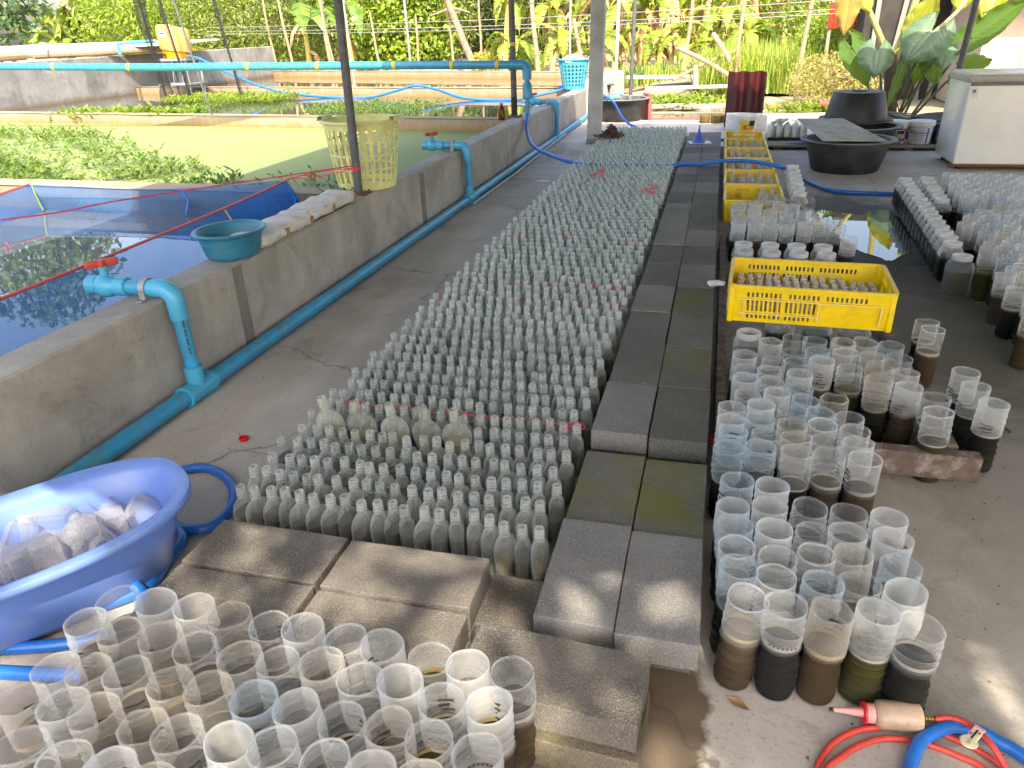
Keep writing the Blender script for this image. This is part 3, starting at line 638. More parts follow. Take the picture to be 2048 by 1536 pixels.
colR = ['block_light', 'block_moss', 'block_dark', 'block_moss', 'block_dark', 'block_moss', 'block_mid', 'block_dark', 'block_mid', 'block_dark', 'block_dark', 'block_dark', 'block_mid', 'block_dark', 'block_dark', 'block_mid', 'block_mid', 'block_dark', 'block_mid', 'block_mid', 'block_mid']
for r in range(21):
    yl = 1.475+.4025*r if r < 2 else 2.365+.3985*(r-2); yr = 1.46+.408*r if r < 2 else 2.35+.4*(r-2)
    hi = 0 if r != 1 else -.022
    for x, y, m in ((-.231, yl, colL[r]), (-.04, yr, colR[r])):
        block(path, x+random.uniform(-.003, .003), y, PZ+hi+random.uniform(-.003, .003), m, random.uniform(-.008, .008), tilt=(random.uniform(-.006, .006), random.uniform(-.008, .008)))
        if r > 0 or x < -.1: block(path, x, y, .0385, 'block_dark', 0)
block(path, -.05, 1.53, .0385, 'block_brown', 0)
kerb = empty('block_kerb', (0, 0, 0)); tag(kerb, 'brown concrete blocks laid crosswise in front of the bottles', 'kerb')
for i, (x, y, z, m) in enumerate([(-1.076, 1.365, PZ, 'block_brown'), (-.672, 1.362, PZ-.002, 'block_brown'), (-1.072, 1.163, PZ, 'block_brown'), (-.668, 1.158, PZ-.003, 'block_brown'),
    (-1.076, 1.365, .0385, 'block_brown'), (-.672, 1.362, .0385, 'block_brown'), (-1.072, 1.163, .0385, 'block_brown'), (-.668, 1.158, .0385, 'block_brown'), (-.39, 1.40, .0385, 'block_brown')]):
    block(kerb, x, y, z, m, PI/2+random.uniform(-.02, .02), tilt=(0, random.uniform(-.008, .008)))
block(kerb, -.243, 1.128, PZ+.004, 'block_brown', PI/2-.055, 1, (0, .01))
block(kerb, -.238, 1.112, .0385, 'block_mossy_side', PI/2-.035, 2)

# ---------------------------------------------------------------- small glass bottles
def bottle_mb(seg, detail):
    prof = [(.016, .032, .0), (.0215, .041, .003), (.0238, .046, .010), (.0240, .0465, .100), (.0236, .0445, .113), (.0222, .039, .123), (.0190, .028, .131), (.0155, .0185, .137), (.0138, .0140, .141)]
    if detail: prof += [(.0138, .0138, .147), (.0160, .0160, .149), (.0160, .0160, .153), (.0138, .0138, .1545), (.0138, .0138, .159), (.0151, .0151, .1605), (.0151, .0151, .1635), (.0138, .0138, .165), (.0138, .0138, .168), (.0150, .0150, .1695), (.0150, .0150, .173), (.0138, .0138, .1745), (.0140, .0140, .1795), (.0132, .0132, .1815), (.0108, .0108, .1810), (.0105, .0105, .150)]
    else: prof += [(.0160, .0160, .150), (.0144, .0144, .156), (.0150, .0150, .172), (.0138, .0138, .181), (.0106, .0106, .181), (.0103, .0103, .150)]
    return MB().lathe([(a, b_, c) for a, b_, c in prof], seg)
bot_me = bottle_mb(18, True).mesh('glass_bottle', 'bottle_glass', 60)
wat_me = MB().lathe([(.019, .038, .003), (.0222, .043, .010), (.0224, .0435, .085), (.0222, .043, .098)], 14, capt=True).mesh('water', 'murk_grey', 50)
WATS = [wat_me]+[MB().lathe([(.019, .038, .003), (.0222, .043, .010), (.0224, .0435, .04), (.0222, .043, zt)], 14, capt=True).mesh('water', mt_, 50) for zt, mt_ in ((.075, 'murk_grey'), (.105, 'murk_grey'), (.088, 'murk_green'))]
wat_br = MB().lathe([(.018, .036, .003), (.0212, .0395, .010), (.0214, .040, .06)], 14, capt=True).mesh('water', 'murk_pale', 50)
wat_dk = MB().lathe([(.018, .036, .003), (.0212, .0395, .010), (.0214, .040, .08)], 14, capt=True).mesh('water', 'murk_green', 50)
def grid_row(i):
    y = 1.60+.0935*i; off = 0 if i % 2 == 0 else -.0245
    xs = [-1.30+.0487*k+off for k in range(20)]
    if i % 2: xs.append(-1.30+.0487*20+off-.002)
    return y, xs[:20]
skip = set()
for (x0, x1, yy) in ((-1.27, -.72, 2.045),): pass
sm = []; nb = 0
for i in range(92):
    y, xs = grid_row(i)
    pos = 0
    for k, x in enumerate(xs):
        px = x+random.gauss(0, .0022); py = y+random.gauss(0, .004)-(.02 if (i == 0 and k > 16) else 0)
        if i == 5 and k in range(2, 13): continue          # bottles lifted out: the five flasks stand here
        if i == 77 and 2 < k < 14: continue
        if 79 <= i <= 82 and k < 4: continue
        if nb < 300:
            pos += 1
            o = link('glass_bottle', bot_me, None, (px, py, random.uniform(0, .004)), (random.gauss(0, .022), random.gauss(0, .022), random.gauss(0, .2)))
            tag(o, f'small clear glass bottle, {ORD[pos-1]} from the left in the {ORD[i]} row from the front', 'bottle', 'small glass bottles standing in rows')
            w = wat_br if (i < 2 and k in (17, 19)) else wat_dk if (i < 2 and k == 18) else random.choice(WATS)
            link('water', w, o); nb += 1
        else: sm.append((px, py, random.gauss(0, .2), random.gauss(0, .028), random.gauss(0, .028)))
lo = bottle_mb(10, False); V0 = np.array(lo.v); vs = []; fs = []
for (x, y, rz_, tx, ty) in sm:
    c, s_ = math.cos(rz_), math.sin(rz_); o = len(vs)*len(V0)
    P_ = np.empty_like(V0); P_[:, 0] = V0[:, 0]*c-V0[:, 1]*s_+x+V0[:, 2]*tx; P_[:, 1] = V0[:, 0]*s_+V0[:, 1]*c+y+V0[:, 2]*ty; P_[:, 2] = V0[:, 2]
    vs.append(P_); fs += [tuple(q+o for q in f) for f in lo.f]
b = MB(); b.v = [tuple(p) for p in np.concatenate(vs)]; b.f = fs
o = b.build('glass_bottle_rows', 'bottle_glass_plain', None, 60); tag(o, 'countless small glass bottles in rows reaching to the far post', 'bottles', None, 'stuff')
# five flasks standing higher and turned broadside
fl = MB().lathe([(.024, .013, -.060), (.031, .018, -.057), (.034, .020, -.048), (.036, .021, -.02), (.039, .022, .012), (.046, .024, .075), (.047, .024, .092), (.043, .023, .108), (.033, .020, .122), (.0165, .0150, .133), (.0135, .0135, .137), (.0135, .0135, .142), (.0158, .0158, .144), (.0158, .0158, .149), (.0138, .0138, .151), (.0138, .0138, .156), (.015, .015, .158), (.015, .015, .162), (.0137, .0137, .164), (.0148, .0148, .167), (.0148, .0148, .171), (.0137, .0137, .173), (.0138, .0138, .182), (.0125, .0125, .183), (.011, .011, .182), (.011, .011, .15)], 26).mesh('flask_bottle', 'flask_clear', 60)
fw = MB().lathe([(.026, .013, -.055), (.031, .018, -.045), (.0365, .0195, .011), (.0425, .0222, .066)], 22, capt=True).mesh('water', 'murk_pale', 50)
for k, (x, y) in enumerate(((-1.216, 2.050), (-1.094, 2.048), (-.976, 2.046), (-.864, 2.045), (-.757, 2.048))):
    o = link('flask_bottle', fl, None, (x, y, .066), (.06, math.radians((-10, -9, -6, -3, -3)[k]), random.uniform(-.06, .06)))
    tag(o, f'broad flask with yellowish water perched on the bottle rows, {ORD[k]} of five from the left', 'bottle', 'broad flasks perched on the small bottles'); link('water', fw, o); o.scale = (1.12, 1.12, 1.1)
# red strings tied across the rows, debris clump, loose caps
def string(label, x0, x1, y, z=.152, knots=()):
    t = empty('red_string', (0, 0, 0)); tag(t, label, 'string')
    pts = [(x0+(x1-x0)*k/20, y+.006*math.sin(k*1.3), z+.003*math.sin(k*2.1)) for k in range(21)]
    MB().tube(pts, .0022, 6).build('cord', 'string_red', t)
    for kx in knots:
        m = MB()
        for q in range(6):
            a = random.uniform(0, 2*PI); m.tube([(kx, y-.016, z), (kx+.012*math.cos(a), y-.016+.006*math.sin(a), z+.010*math.sin(a)), (kx+.02*math.cos(a+.7), y-.018, z+.012*math.sin(a+.7))], .0022, 5)
        m.build('knot', 'string_red', t)
    n = 16
    for sx, kx in ((-1, x0), (1, x1)):
        lp = MB(); q = [(kx+.03*math.cos(2*PI*k/n), y+.025*math.sin(2*PI*k/n), z-.004) for k in range(n+1)]; lp.tube(q, .0022, 6); lp.build('loop', 'string_red', t)
string('bright red string knotted across the bottles nearest the five flasks', -1.25, -.385, 2.208, .153, (-.42, -1.19))
string('red string with a bow across the bottles, farther of a close pair', -1.27, -.40, 3.704, .153, (-.45,))
string('red string across the bottles, nearer of a close pair', -1.29, -.42, 3.423, .153)
string('faint red string threaded through the bottles halfway back', -1.25, -.42, 4.639, .153)
for lb, x, y in (('small tangle of red string on the bottle tops near the path', -.47, 6.05), ('tiny tangle of red string on the bottle tops near the left edge', -1.0, 6.75)):
    m = MB()
    for q in range(9):
        a = random.uniform(0, 6.28); p = Vector((x+random.uniform(-.05, .05), y+random.uniform(-.18, .18), .187)); m.tube(curve([p, p+Vector((.03*math.cos(a), .05*math.sin(a), .012)), p+Vector((.05*math.cos(a+1), .06*math.sin(a+1), .004))], 4), .0035, 5)
    tag(m.build('string_tangle', 'string_red'), lb, 'string')
m = MB()
for q in range(240):
    a = random.uniform(0, 6.28); r = abs(random.gauss(0, .065)); z = .185+max(0, .13*(1-r/.13))*random.random()
    p = Vector((-1.2+r*math.cos(a)*1.1, 9.15+r*math.sin(a), z)); d = Vector((random.gauss(0, 1), random.gauss(0, 1), random.gauss(0, .5))).normalized()*.035; s_ = d.orthogonal().normalized()*.012
    m.quad(p-d-s_, p+d-s_, p+d+s_, p-d+s_)
tag(m.build('debris_heap', 'debris', None, 0), 'brown heap of dead leaves on the far bottle tops', 'debris', None, 'stuff')
cap = MB().lathe([(.0175, 0), (.0178, .001), (.0178, .012), (.0172, .013), (.0158, .013), (.0158, .002), (.001, .002)], 24).mesh('bottle_cap', 'cap_red', 40)
o = link('red_cap', cap, None, (-1.66, 2.116, 0)); tag(o, 'red bottle cap lying open on the floor left of the bottles', 'cap')
o = link('red_cap', cap, None, (.082, 2.26, .11), (.3, .2, 0)); tag(o, 'red bottle cap wedged between path and jars', 'cap')
o = MB().tube([(-1.68, 2.04, .003), (-1.58, 2.037, .003), (-1.47, 2.033, .004)], .0016, 5).build('bamboo_skewer', 'tape_brown'); tag(o, 'thin brown skewer lying on the floor by the bottles', 'stick')
m = MB(); m.rbox((0, 0, .012), (.07, .045, .022), .01, rz=.4).rbox((.03, -.015, .018), (.04, .03, .02), .008, rz=-.3)
o = m.build('crumpled_wrapper', 'label_white'); o.location = (.055, 3.80, .16); tag(o, 'crumpled white wrapper on the edge of the block path', 'wrapper')
m = MB().rbox((0, 0, .006), (.13, .012, .012), .004, rz=.1); o = m.build('white_chip', 'label_white'); o.location = (-1.62, 7.3, 0); tag(o, 'short white plastic strip on the floor left of the far bottles', 'strip')

# ---------------------------------------------------------------- jars cut from plastic bottles
def jar_shape(seed, h=.245, r=.045, waist=True, ribs=9, cut=.004):
    R = random.Random(seed); prof = [(r*.80, 0), (r*.94, .004), (r*.985, .014)]; hs = []
    zz = .02; pw = R.uniform(.40, .58)*h
    N = 64
    for k in range(N+1):
        z = .016+(h-.016)*k/N; a = z/h
        base = r*(1.0 + .01*math.sin(a*9+seed))
        if waist: base -= r*.10*math.exp(-((z-pw)/.016)**2)
        rib = .0026*max(0, math.cos(2*PI*z/.0235))**5 - .0008 if (ribs and a < .93) else 0
        prof.append((base+rib, z))
    prof += [(prof[-1][0]-.0014, h+.0002), (prof[-1][0]-.0016, h-.006)]
    tilt = R.uniform(-.004, .004); ph = R.uniform(0, 6.28); cutn = R.choice((2, 3, 5)); dent = R.uniform(.0, .045); da = R.uniform(0, 6.28)
    n = len(prof)
    def wob(i, a):
        z = prof[i][1]; t = max(0, (z/h-.80)/.20)
        dz = t*(tilt*math.cos(a-ph)+cut*math.sin(cutn*a+ph))
        k = 1 + t*(dent*math.cos(2*(a-da))+.012*math.sin(5*a+ph)) + .006*math.sin(3*a+z*40)
        return (k, dz)
    return prof, wob, pw
JV = []
SLIT = []
def slit_mb(seed, r, z0, kind):
    R = random.Random(seed); m = MB(); a0 = R.uniform(0, 6.28); z = z0
    if kind == 0:
        for q in range(R.choice((3, 4, 5))):
            aw = R.uniform(.35, .9); vs = []; fs = []; a1 = a0+R.uniform(-.15, .15); tl = R.uniform(-.004, .004)
            for k in range(7):
                a = a1+aw*k/6
                for dz, rr in ((0, r+.0024), (.0021, r+.0024), (.0021, r-.0026), (0, r-.0026)): vs.append((rr*math.cos(a), rr*math.sin(a), z+dz+tl*k/6))
            for k in range(6): o = 4*k; fs += [(o, o+4, o+5, o+1), (o+2, o+6, o+7, o+3), (o+1, o+5, o+6, o+2), (o+3, o+7, o+4, o)]
            m.add(vs, fs); z += .0135
    else:
        for row in range(R.choice((1, 2))):
            for k in range(7):
                a = a0+.2*k+.1*row; u = Vector((math.cos(a), math.sin(a), 0)); w = Vector((-u.y, u.x, 0)); c0 = u*(r+.0022)+Vector((0, 0, z+row*.012)); c1 = u*(r-.0026)+Vector((0, 0, z+row*.012))
                for cc in (c0, c1): m.add([cc+w*.0027*math.cos(t*PI/3)+Vector((0, 0, .0027*math.sin(t*PI/3))) for t in range(6)], [tuple(range(6))])
    return m
def make_variant(seed, mat, murk, fill, h, waist, ribs, slit, cut=.004):
    fill = .147+.007*((seed*5) % 3-1)
    prof, wob, pw = jar_shape(seed, h, .045, waist, ribs, cut)
    sh = MB().lathe(prof, 28, wob=wob).mesh('cut_bottle_jar', mat, 60)
    wp = [(a-.0022, z+.002) for a, z in prof[:-2] if z < fill]; wa = MB().lathe(wp, 24, capt=True).mesh('murky_water', murk, 40)
    film = MB().lathe([(wp[-1][0]+.0004, wp[-1][1]), (wp[-1][0]+.0006, wp[-1][1]+.006+.003*(seed % 3)), (wp[-1][0]+.0003, wp[-1][1]+.006+.003*(seed % 3))], 24, capb=False).mesh('scum_line', 'scum' if seed % 2 else 'murk_pale', 40)
    sl = slit_mb(seed+50, .045, max(pw+.022, .158) if slit == 0 else max(pw+.03, .162), slit).mesh('drain_slits' if slit == 0 else 'drain_holes', 'slit_dark', 0) if slit is not None else None
    return (sh, wa, film, sl, mat, murk)
specs = [('jar_milky', 'murk_dark', .125, .25, True, 1, 0), ('jar_milky', 'murk_brown', .135, .25, True, 1, 0), ('jar_milky', 'murk_dark', .14, .245, True, 1, 1), ('jar_bluish', 'murk_dark', .12, .25, True, 1, 0),
    ('jar_clear', 'murk_dark', .13, .245, True, 1, None), ('jar_warm', 'murk_brown', .12, .25, True, 0, 0), ('jar_milky', 'murk_green', .13, .25, False, 1, 1), ('jar_clear', 'murk_green', .12, .24, True, 1, 1),
    ('jar_milky', 'murk_brown', .11, .25, False, 0, 0), ('jar_warm', 'murk_dark', .13, .255, True, 1, 0), ('jar_clear', 'murk_brown', .12, .25, True, 1, 0), ('jar_bluish', 'murk_green', .13, .245, False, 1, 1), ('jar_milky', 'murk_dark', .12, .25, True, 0, None)]
for i, sp_ in enumerate(specs): JV.append(make_variant(i+3, *sp_, cut=.0006+.0022*(i % 4 == 1)))
LOOK = {'jar_milky': 'milky', 'jar_bluish': 'bluish', 'jar_clear': 'clear', 'jar_warm': 'brownish'}
MURK = {'murk_dark': 'dark water', 'murk_brown': 'brown water', 'murk_green': 'greenish water'}
def jar(x, y, label, group, v=None, rz=None, z=0, full=True, sc=1):
    v = random.randrange(len(JV)) if v is None else v; sh, wa, film, sl, mat, murk = JV[v]
    o = link('cut_bottle_jar', sh, None, (x, y, z), (random.gauss(0, .02), random.gauss(0, .02), random.uniform(0, 6.28) if rz is None else rz)); o.scale = (sc, sc, sc*random.uniform(.97, 1.03))
    tag(o, label.format(look=LOOK[mat], water=MURK[murk]), 'jar', group)
    link('murky_water', wa, o)
    if full:
        link('scum_line', film, o)
        if sl: link(sl.name.split('.')[0], sl, o)
    return o
LEFT = [(-1.248, 1.036), (-1.15, 1.044), (-1.052, 1.043), (-0.949, 1.042), (-0.857, 1.041), (-0.773, 1.047), (-0.664, 1.039), (-0.578, 1.034), (-0.482, 1.037), (-0.395, 1.022), (-0.3, 1.026),
 (-1.256, 0.951), (-1.155, 0.94), (-1.062, 0.949), (-0.96, 0.947), (-0.859, 0.934), (-0.781, 0.945), (-0.682, 0.952), (-0.592, 0.944), (-0.504, 0.951), (-0.415, 0.934), (-0.323, 0.945),
 (-1.233, 0.837), (-1.159, 0.847), (-1.06, 0.85), (-0.96, 0.851), (-0.872, 0.845), (-0.778, 0.85), (-0.681, 0.862), (-0.583, 0.851), (-0.497, 0.856), (-0.413, 0.849), (-0.314, 0.833),
 (-1.224, 0.755), (-1.14, 0.75), (-1.05, 0.751), (-0.953, 0.754), (-0.866, 0.751), (-0.769, 0.755), (-0.676, 0.763), (-0.57, 0.76), (-0.49, 0.762), (-.40, .755), (-.31, .74),
 (-1.14, 0.658), (-1.038, 0.66), (-0.945, 0.664), (-.85, .66), (-.75, .665), (-.655, .668), (-.56, .665)]
rowlen = [11, 11, 11, 11, 7]; q = 0
varL = [4, 12, 0, 9, 10, 8, 2, 1, 7, 6, 10, 10, 9, 5, 10, 9, 4, 9, 2, 12, 10, 1, 0, 5, 10, 5, 9, 3, 6, 10, 9, 7, 2, 5, 2, 9, 5, 10, 12, 0, 6, 1, 9, 10]
for r, n in enumerate(rowlen):
    for k in range(n):
        x, y = LEFT[q]; jar(x, y, f'{{look}} cut jar, {ORD[k]} from left, {ORD[r]} row from the blocks, bottom left group', 'cut bottle jars at the bottom left', varL[q % len(varL)]); q += 1
R1 = [(0.139, 1.343), (0.232, 1.334), (0.321, 1.343), (0.414, 1.364), (0.503, 1.343), (0.13, 1.433), (0.222, 1.430), (0.31, 1.435), (0.400, 1.455), (0.486, 1.437), (0.137, 1.524), (0.224, 1.522), (0.314, 1.527), (0.405, 1.545), (0.492, 1.532), (0.128, 1.615), (0.222, 1.613), (0.314, 1.619), (0.403, 1.636), (0.494, 1.628), (0.126, 1.706), (0.22, 1.704), (0.312, 1.722), (0.413, 1.728), (0.507, 1.729), (0.13, 1.80), (0.227, 1.81)]
var1 = [1, 2, 5, 6, 4, 3, 0, 11, 10, 12, 8, 7, 0, 5, 3, 3, 6, 4, 0, 8, 12, 0, 4, 10, 2, 3, 1]
for q, (x, y) in enumerate(R1): jar(x, y, f'{{look}} jar with {{water}}, {ORD[q % 5]} from left, {ORD[q//5]} row, front group beside path', 'cut bottle jars right of the path', var1[q])
R2 = [(0.115, 1.999), (0.21, 2.015), (0.307, 1.994), (0.399, 2.008), (0.493, 2.008), (0.117, 2.092), (0.213, 2.108), (0.306, 2.088), (0.396, 2.101), (0.491, 2.103), (0.12, 2.184), (0.216, 2.20), (0.307, 2.181), (0.397, 2.195), (0.489, 2.195), (0.124, 2.278), (0.216, 2.293), (0.31, 2.273), (0.402, 2.287), (0.493, 2.288)]
for q, (x, y) in enumerate(R2): jar(x, y, f'{{look}} jar with {{water}}, {ORD[q % 5]} from left, {ORD[q//5]} row, group before the wooden frame', 'cut bottle jars before the wooden frame', [3, 3, 0, 10, 8, 3, 6, 5, 4, 12, 0, 3, 9, 8, 7, 12, 0, 10, 11, 4][q])
R3 = [(0.172, 2.383), (0.27, 2.395), (0.359, 2.368), (0.452, 2.376), (0.173, 2.487), (0.263, 2.490), (0.353, 2.462), (0.168, 2.582), (0.261, 2.590), (0.349, 2.56), (0.711, 2.548), (0.624, 2.562), (0.167, 2.708), (0.263, 2.685), (0.355, 2.68), (0.446, 2.696), (0.547, 2.668), (0.636, 2.67), (0.725, 2.657), (0.362, 2.79), (0.451, 2.806), (0.541, 2.782), (0.635, 2.80), (0.727, 2.80), (0.271, 2.862), (0.358, 2.90), (0.450, 2.912), (0.541, 2.892), (0.633, 2.905), (0.727, 2.911)]
for q, (x, y) in enumerate(R3):
    dx = sum(1 for (a, c) in R3 if abs(c-y) < .05 and a < x)
    jar(x, y, f'{{look}} jar with {{water}} inside wooden frame, {ORD[dx]} from left, {ORD[int((y-2.33)/.1)]} row', 'cut bottle jars inside the wooden frame')
for (x, y), lb, v in zip([(0.905, 3.20), (0.903, 3.10), (0.925, 2.70), (0.93, 2.59), (0.945, 2.455), (0.776, 2.449), (0.768, 2.352)],
    ['{look} cut jar standing outside the frame beside the yellow crate, farther of two', '{look} cut jar standing outside the frame beside the yellow crate, nearer of two', '{look} ribbed cut jar, farthest of three outside the frame corner', '{look} cut jar, middle of three outside the frame corner', '{look} cut jar with {water}, nearest of three outside the frame corner', '{look} cut jar in the front right corner of the frame', '{look} ribbed cut jar straddling the front rail of the frame'], [4, 8, 0, 0, 0, 10, 6]):
    jar(x, y, lb, 'cut bottle jars outside the wooden frame', v)
# far right field
def FORD(r): return ORD[r] if r < len(ORD) else ['twenty-fifth', 'twenty-sixth', 'twenty-seventh', 'twenty-eighth', 'twenty-ninth', 'thirtieth', 'thirty-first', 'thirty-second', 'thirty-third', 'thirty-fourth', 'thirty-fifth', 'thirty-sixth', 'thirty-seventh'][r-len(ORD)]
FR = []; row = 0; y = 3.36
while y < 6.62:
    xl = np.interp(y, [3.36, 3.7, 4.0, 4.3, 4.32, 5.25, 5.3, 5.9, 6.62], [1.36, 1.385, 1.425, 1.44, 1.46, 1.52, 1.68, 1.70, 1.80]) + (.047 if row % 2 else 0)
    xr = np.interp(y, [3.36, 4.38, 5.66, 6.6], [1.40, 1.72, 2.12, 2.42]); x = xl; k = 0; kk = 0
    while x < xr:
        if not (.04 < (math.sin(row*2.1+k*1.3)+1)/2 < .075): FR.append((row, kk, x+random.gauss(0, .006), y+random.gauss(0, .006))); kk += 1
        x += .0955; k += 1
    y += .0905; row += 1
nfar = 0; rest = []
for (r, k, x, y) in FR:
    if y < 5.75: jar(x, y, f'{{look}} cut jar, {ORD[k]} from left, {FORD(r)} row from front, far right field', 'cut bottle jars of the far right field', full=r < 14); nfar += 1
    else: rest.append((x, y))
print('far jars', nfar, len(rest))
jl = MB().lathe([(.037, 0), (.044, .01), (.044, .11), (.040, .125), (.046, .15), (.046, .225), (.0445, .25)], 16).v
jf = MB().lathe([(.037, 0), (.044, .01), (.044, .11), (.040, .125), (.046, .15), (.046, .225), (.0445, .25)], 16).f
for i, (nm, mt, pr_) in enumerate((('cut_bottle_jars', 'jar_milky', None), ('murky_waters', 'murk_dark', [(.036, .002), (.0425, .01), (.0425, .11)]))):
    b = MB()
    for (x, y) in rest:
        if pr_: b.lathe(pr_, 12, (x, y, 0), capt=True)
        else: b.add([(p[0]+x, p[1]+y, p[2]*1.0) for p in jl], jf)
    o = b.build(nm, mt, None if i == 0 else jroot, 50)
    if i == 0: jroot = o; tag(o, 'rear rows of cut bottle jars merging in front of the freezer', 'jars', None, 'stuff')

# ---------------------------------------------------------------- square plastic jars
def sqjar_mb(w=.12, h=.20, ch=.022, neck=.046, nh=.028):
    m = MB(); a = w/2; c = ch; ring = lambda k: [((a*sx*k, (a-c)*sy*k) if o else ((a-c)*sx*k, a*sy*k)) for sx, sy, o in ((1, -1, 1), (1, 1, 1), (1, 1, 0), (-1, 1, 0), (-1, 1, 1), (-1, -1, 1), (-1, -1, 0), (1, -1, 0))]
    lv = [(.90, 0), (1.0, .008), (1.0, h*.80), (.97, h*.84), (.82, h*.95)]; vs = []; fs = []
    for k, z in lv: vs += [(x, y, z) for x, y in ring(k)]
    for i in range(len(lv)-1):
        for j in range(8): fs.append((i*8+j, i*8+(j+1) % 8, (i+1)*8+(j+1) % 8, (i+1)*8+j))
    fs.append(tuple(range(7, -1, -1))); m.add(vs, fs)
    # shoulder into the round neck
    N = 24; o = len(m.v); top = (len(lv)-1)*8
    nk = [(neck, h*.97), (neck, h*.97+nh*.3), (neck+.003, h*.97+nh*.35), (neck+.003, h*.97+nh*.9), (neck-.001, h*.97+nh), (neck-.005, h*.97+nh), (neck-.006, h*.95)]
    m.lathe(nk, N, capb=False)
    for j in range(8):
        ang = math.atan2(m.v[top+j][1], m.v[top+j][0]); ang2 = math.atan2(m.v[top+(j+1) % 8][1], m.v[top+(j+1) % 8][0])
        i0 = round(ang/(2*PI)*N) % N; i1 = round(ang2/(2*PI)*N) % N; seq = [i0]
        while seq[-1] != i1: seq.append((seq[-1]+1) % N)
        m.f.append((top+j, top+(j+1) % 8, *[o+q for q in reversed(seq)]))
    return m
sq_me = sqjar_mb().mesh('square_jar', 'jar_milky', 40); sq_clear = sqjar_mb().mesh('square_jar', 'box_plastic', 40)
sq_small = sqjar_mb(.085, .115, .012, .026, .022).mesh('square_bottle', 'box_plastic', 35)
sq_water = {k: MB().rbox((0, 0, .07), (.110, .110, .13), .02).mesh('murky_water', k, 40) for k in ('murk_dark', 'murk_green', 'murk_brown')}
sq_ring = MB().lathe([(.0462, .196), (.0505, .200), (.0505, .2205), (.047, .2225), (.0405, .2225), (.0400, .200)], 28, capb=False).mesh('neck_ring', 'jar_rim', 40)
def sqjar(x, y, label, group, water='murk_dark', me=None, rz=0):
    o = link('square_jar', me or sq_me, None, (x, y, .001), (0, 0, rz)); tag(o, label, 'jar', group)
    if water: link('murky_water', sq_water[water], o)
    link('neck_ring', sq_ring, o)
    return o
ys = [4.33, 4.60, 4.73, 4.86, 4.99, 5.12, 5.25, 5.38, 5.51, 5.66, 5.80, 5.95, 6.10, 6.25, 6.40, 6.55]
for k, y in enumerate(ys):
    x = np.interp(y, [4.3, 5.3, 6.6], [1.325, 1.39, 1.475])
    sqjar(x, y, 'square clear jar of dark green water, nearest of the long jar column' if k == 0 else f'square plastic jar with black water, {ORD[k]} from the front of the long column', 'square jars in the long column', 'murk_green' if k in (0, 3) else 'murk_brown' if k == 15 else 'murk_dark', sq_clear if k == 0 else None, .12 if k == 0 else random.gauss(.06, .03))
for k in range(7): sqjar(1.56+.013*k, 5.78+.135*k, f'milky square jar in the second column, {ORD[k]} from the front', 'square jars in the second column', 'murk_dark', None, random.gauss(.05, .03))
for k, y in enumerate((5.91, 6.12, 6.30, 6.48, 6.66, 6.86, 7.07)): sqjar(.635+.006*k, y, f'milky square jar right of the far crates, {ORD[k]} from the front', 'square jars beside the far crates', 'murk_brown' if k < 2 else None, None, random.gauss(0, .05))
for r in range(2):
    for k, x in enumerate((.205, .352, .497, .64)): sqjar(x, 4.27+.155*r, f'wide clear jar behind the near crate, {ORD[k]} from left, {["front", "rear"][r]} row', 'wide jars behind the near crate', 'murk_dark', sq_clear if r == 0 else None, random.gauss(0, .05))
sqjar(.20, 3.02, 'square clear jar under the left end of the near yellow crate', None, 'murk_dark', sq_clear)
for k, x in enumerate((.345, .50, .655)): sqjar(x, 3.28, f'square jar under the middle of the near yellow crate, {ORD[k]} from left', None, 'murk_dark', None)
cups = [(0.178, 4.80), (0.28, 4.79), (0.376, 4.80), (0.477, 4.80), (0.575, 4.81), (0.668, 4.79), (0.76, 4.80), (0.188, 4.96), (0.285, 4.95), (0.38, 4.96), (0.475, 4.97), (0.57, 4.97), (0.67, 4.98), (0.765, 5.0), (0.19, 5.15), (0.29, 5.16), (0.39, 5.15), (0.49, 5.14), (0.59, 5.15), (.19, 5.36), (.30, 5.34), (.45, 5.36), (.55, 5.36), (.78, 4.52)]
for q, (x, y) in enumerate(cups):
    cr = sum(q >= n_ for n_ in (7, 14, 19)); ck = q-(0, 7, 14, 19)[cr]
    jar(x, y, f'{{look}} cut jar, {ORD[ck]} from left, {ORD[cr]} row, cluster behind the wide clear jars' if q < 23 else '{look} ribbed cut jar right of the wide clear jars', 'cut jars clustered behind the wide jars', v=[0, 8, 12, 2][q % 4], full=False)
# clear plastic sheet lying over the far crate
b = MB(); nx, ny = 26, 10; vs = []
for j in range(ny+1):
    for i in range(nx+1):
        u, v = i/nx, j/ny; vs.append((.14+.58*u, 5.42+.28*v, .20+.05*math.sin(u*9+v*3)*math.cos(v*5+u*4)+.03*math.sin(u*23+v*11)-.05*abs(u-.5)))
b.add(vs, [(j*(nx+1)+i, j*(nx+1)+i+1, (j+1)*(nx+1)+i+1, (j+1)*(nx+1)+i) for j in range(ny) for i in range(nx)])
tag(b.build('plastic_bag', 'box_plastic', None, 20), 'crumpled clear plastic bag lying over jars before the far crates', 'bag')

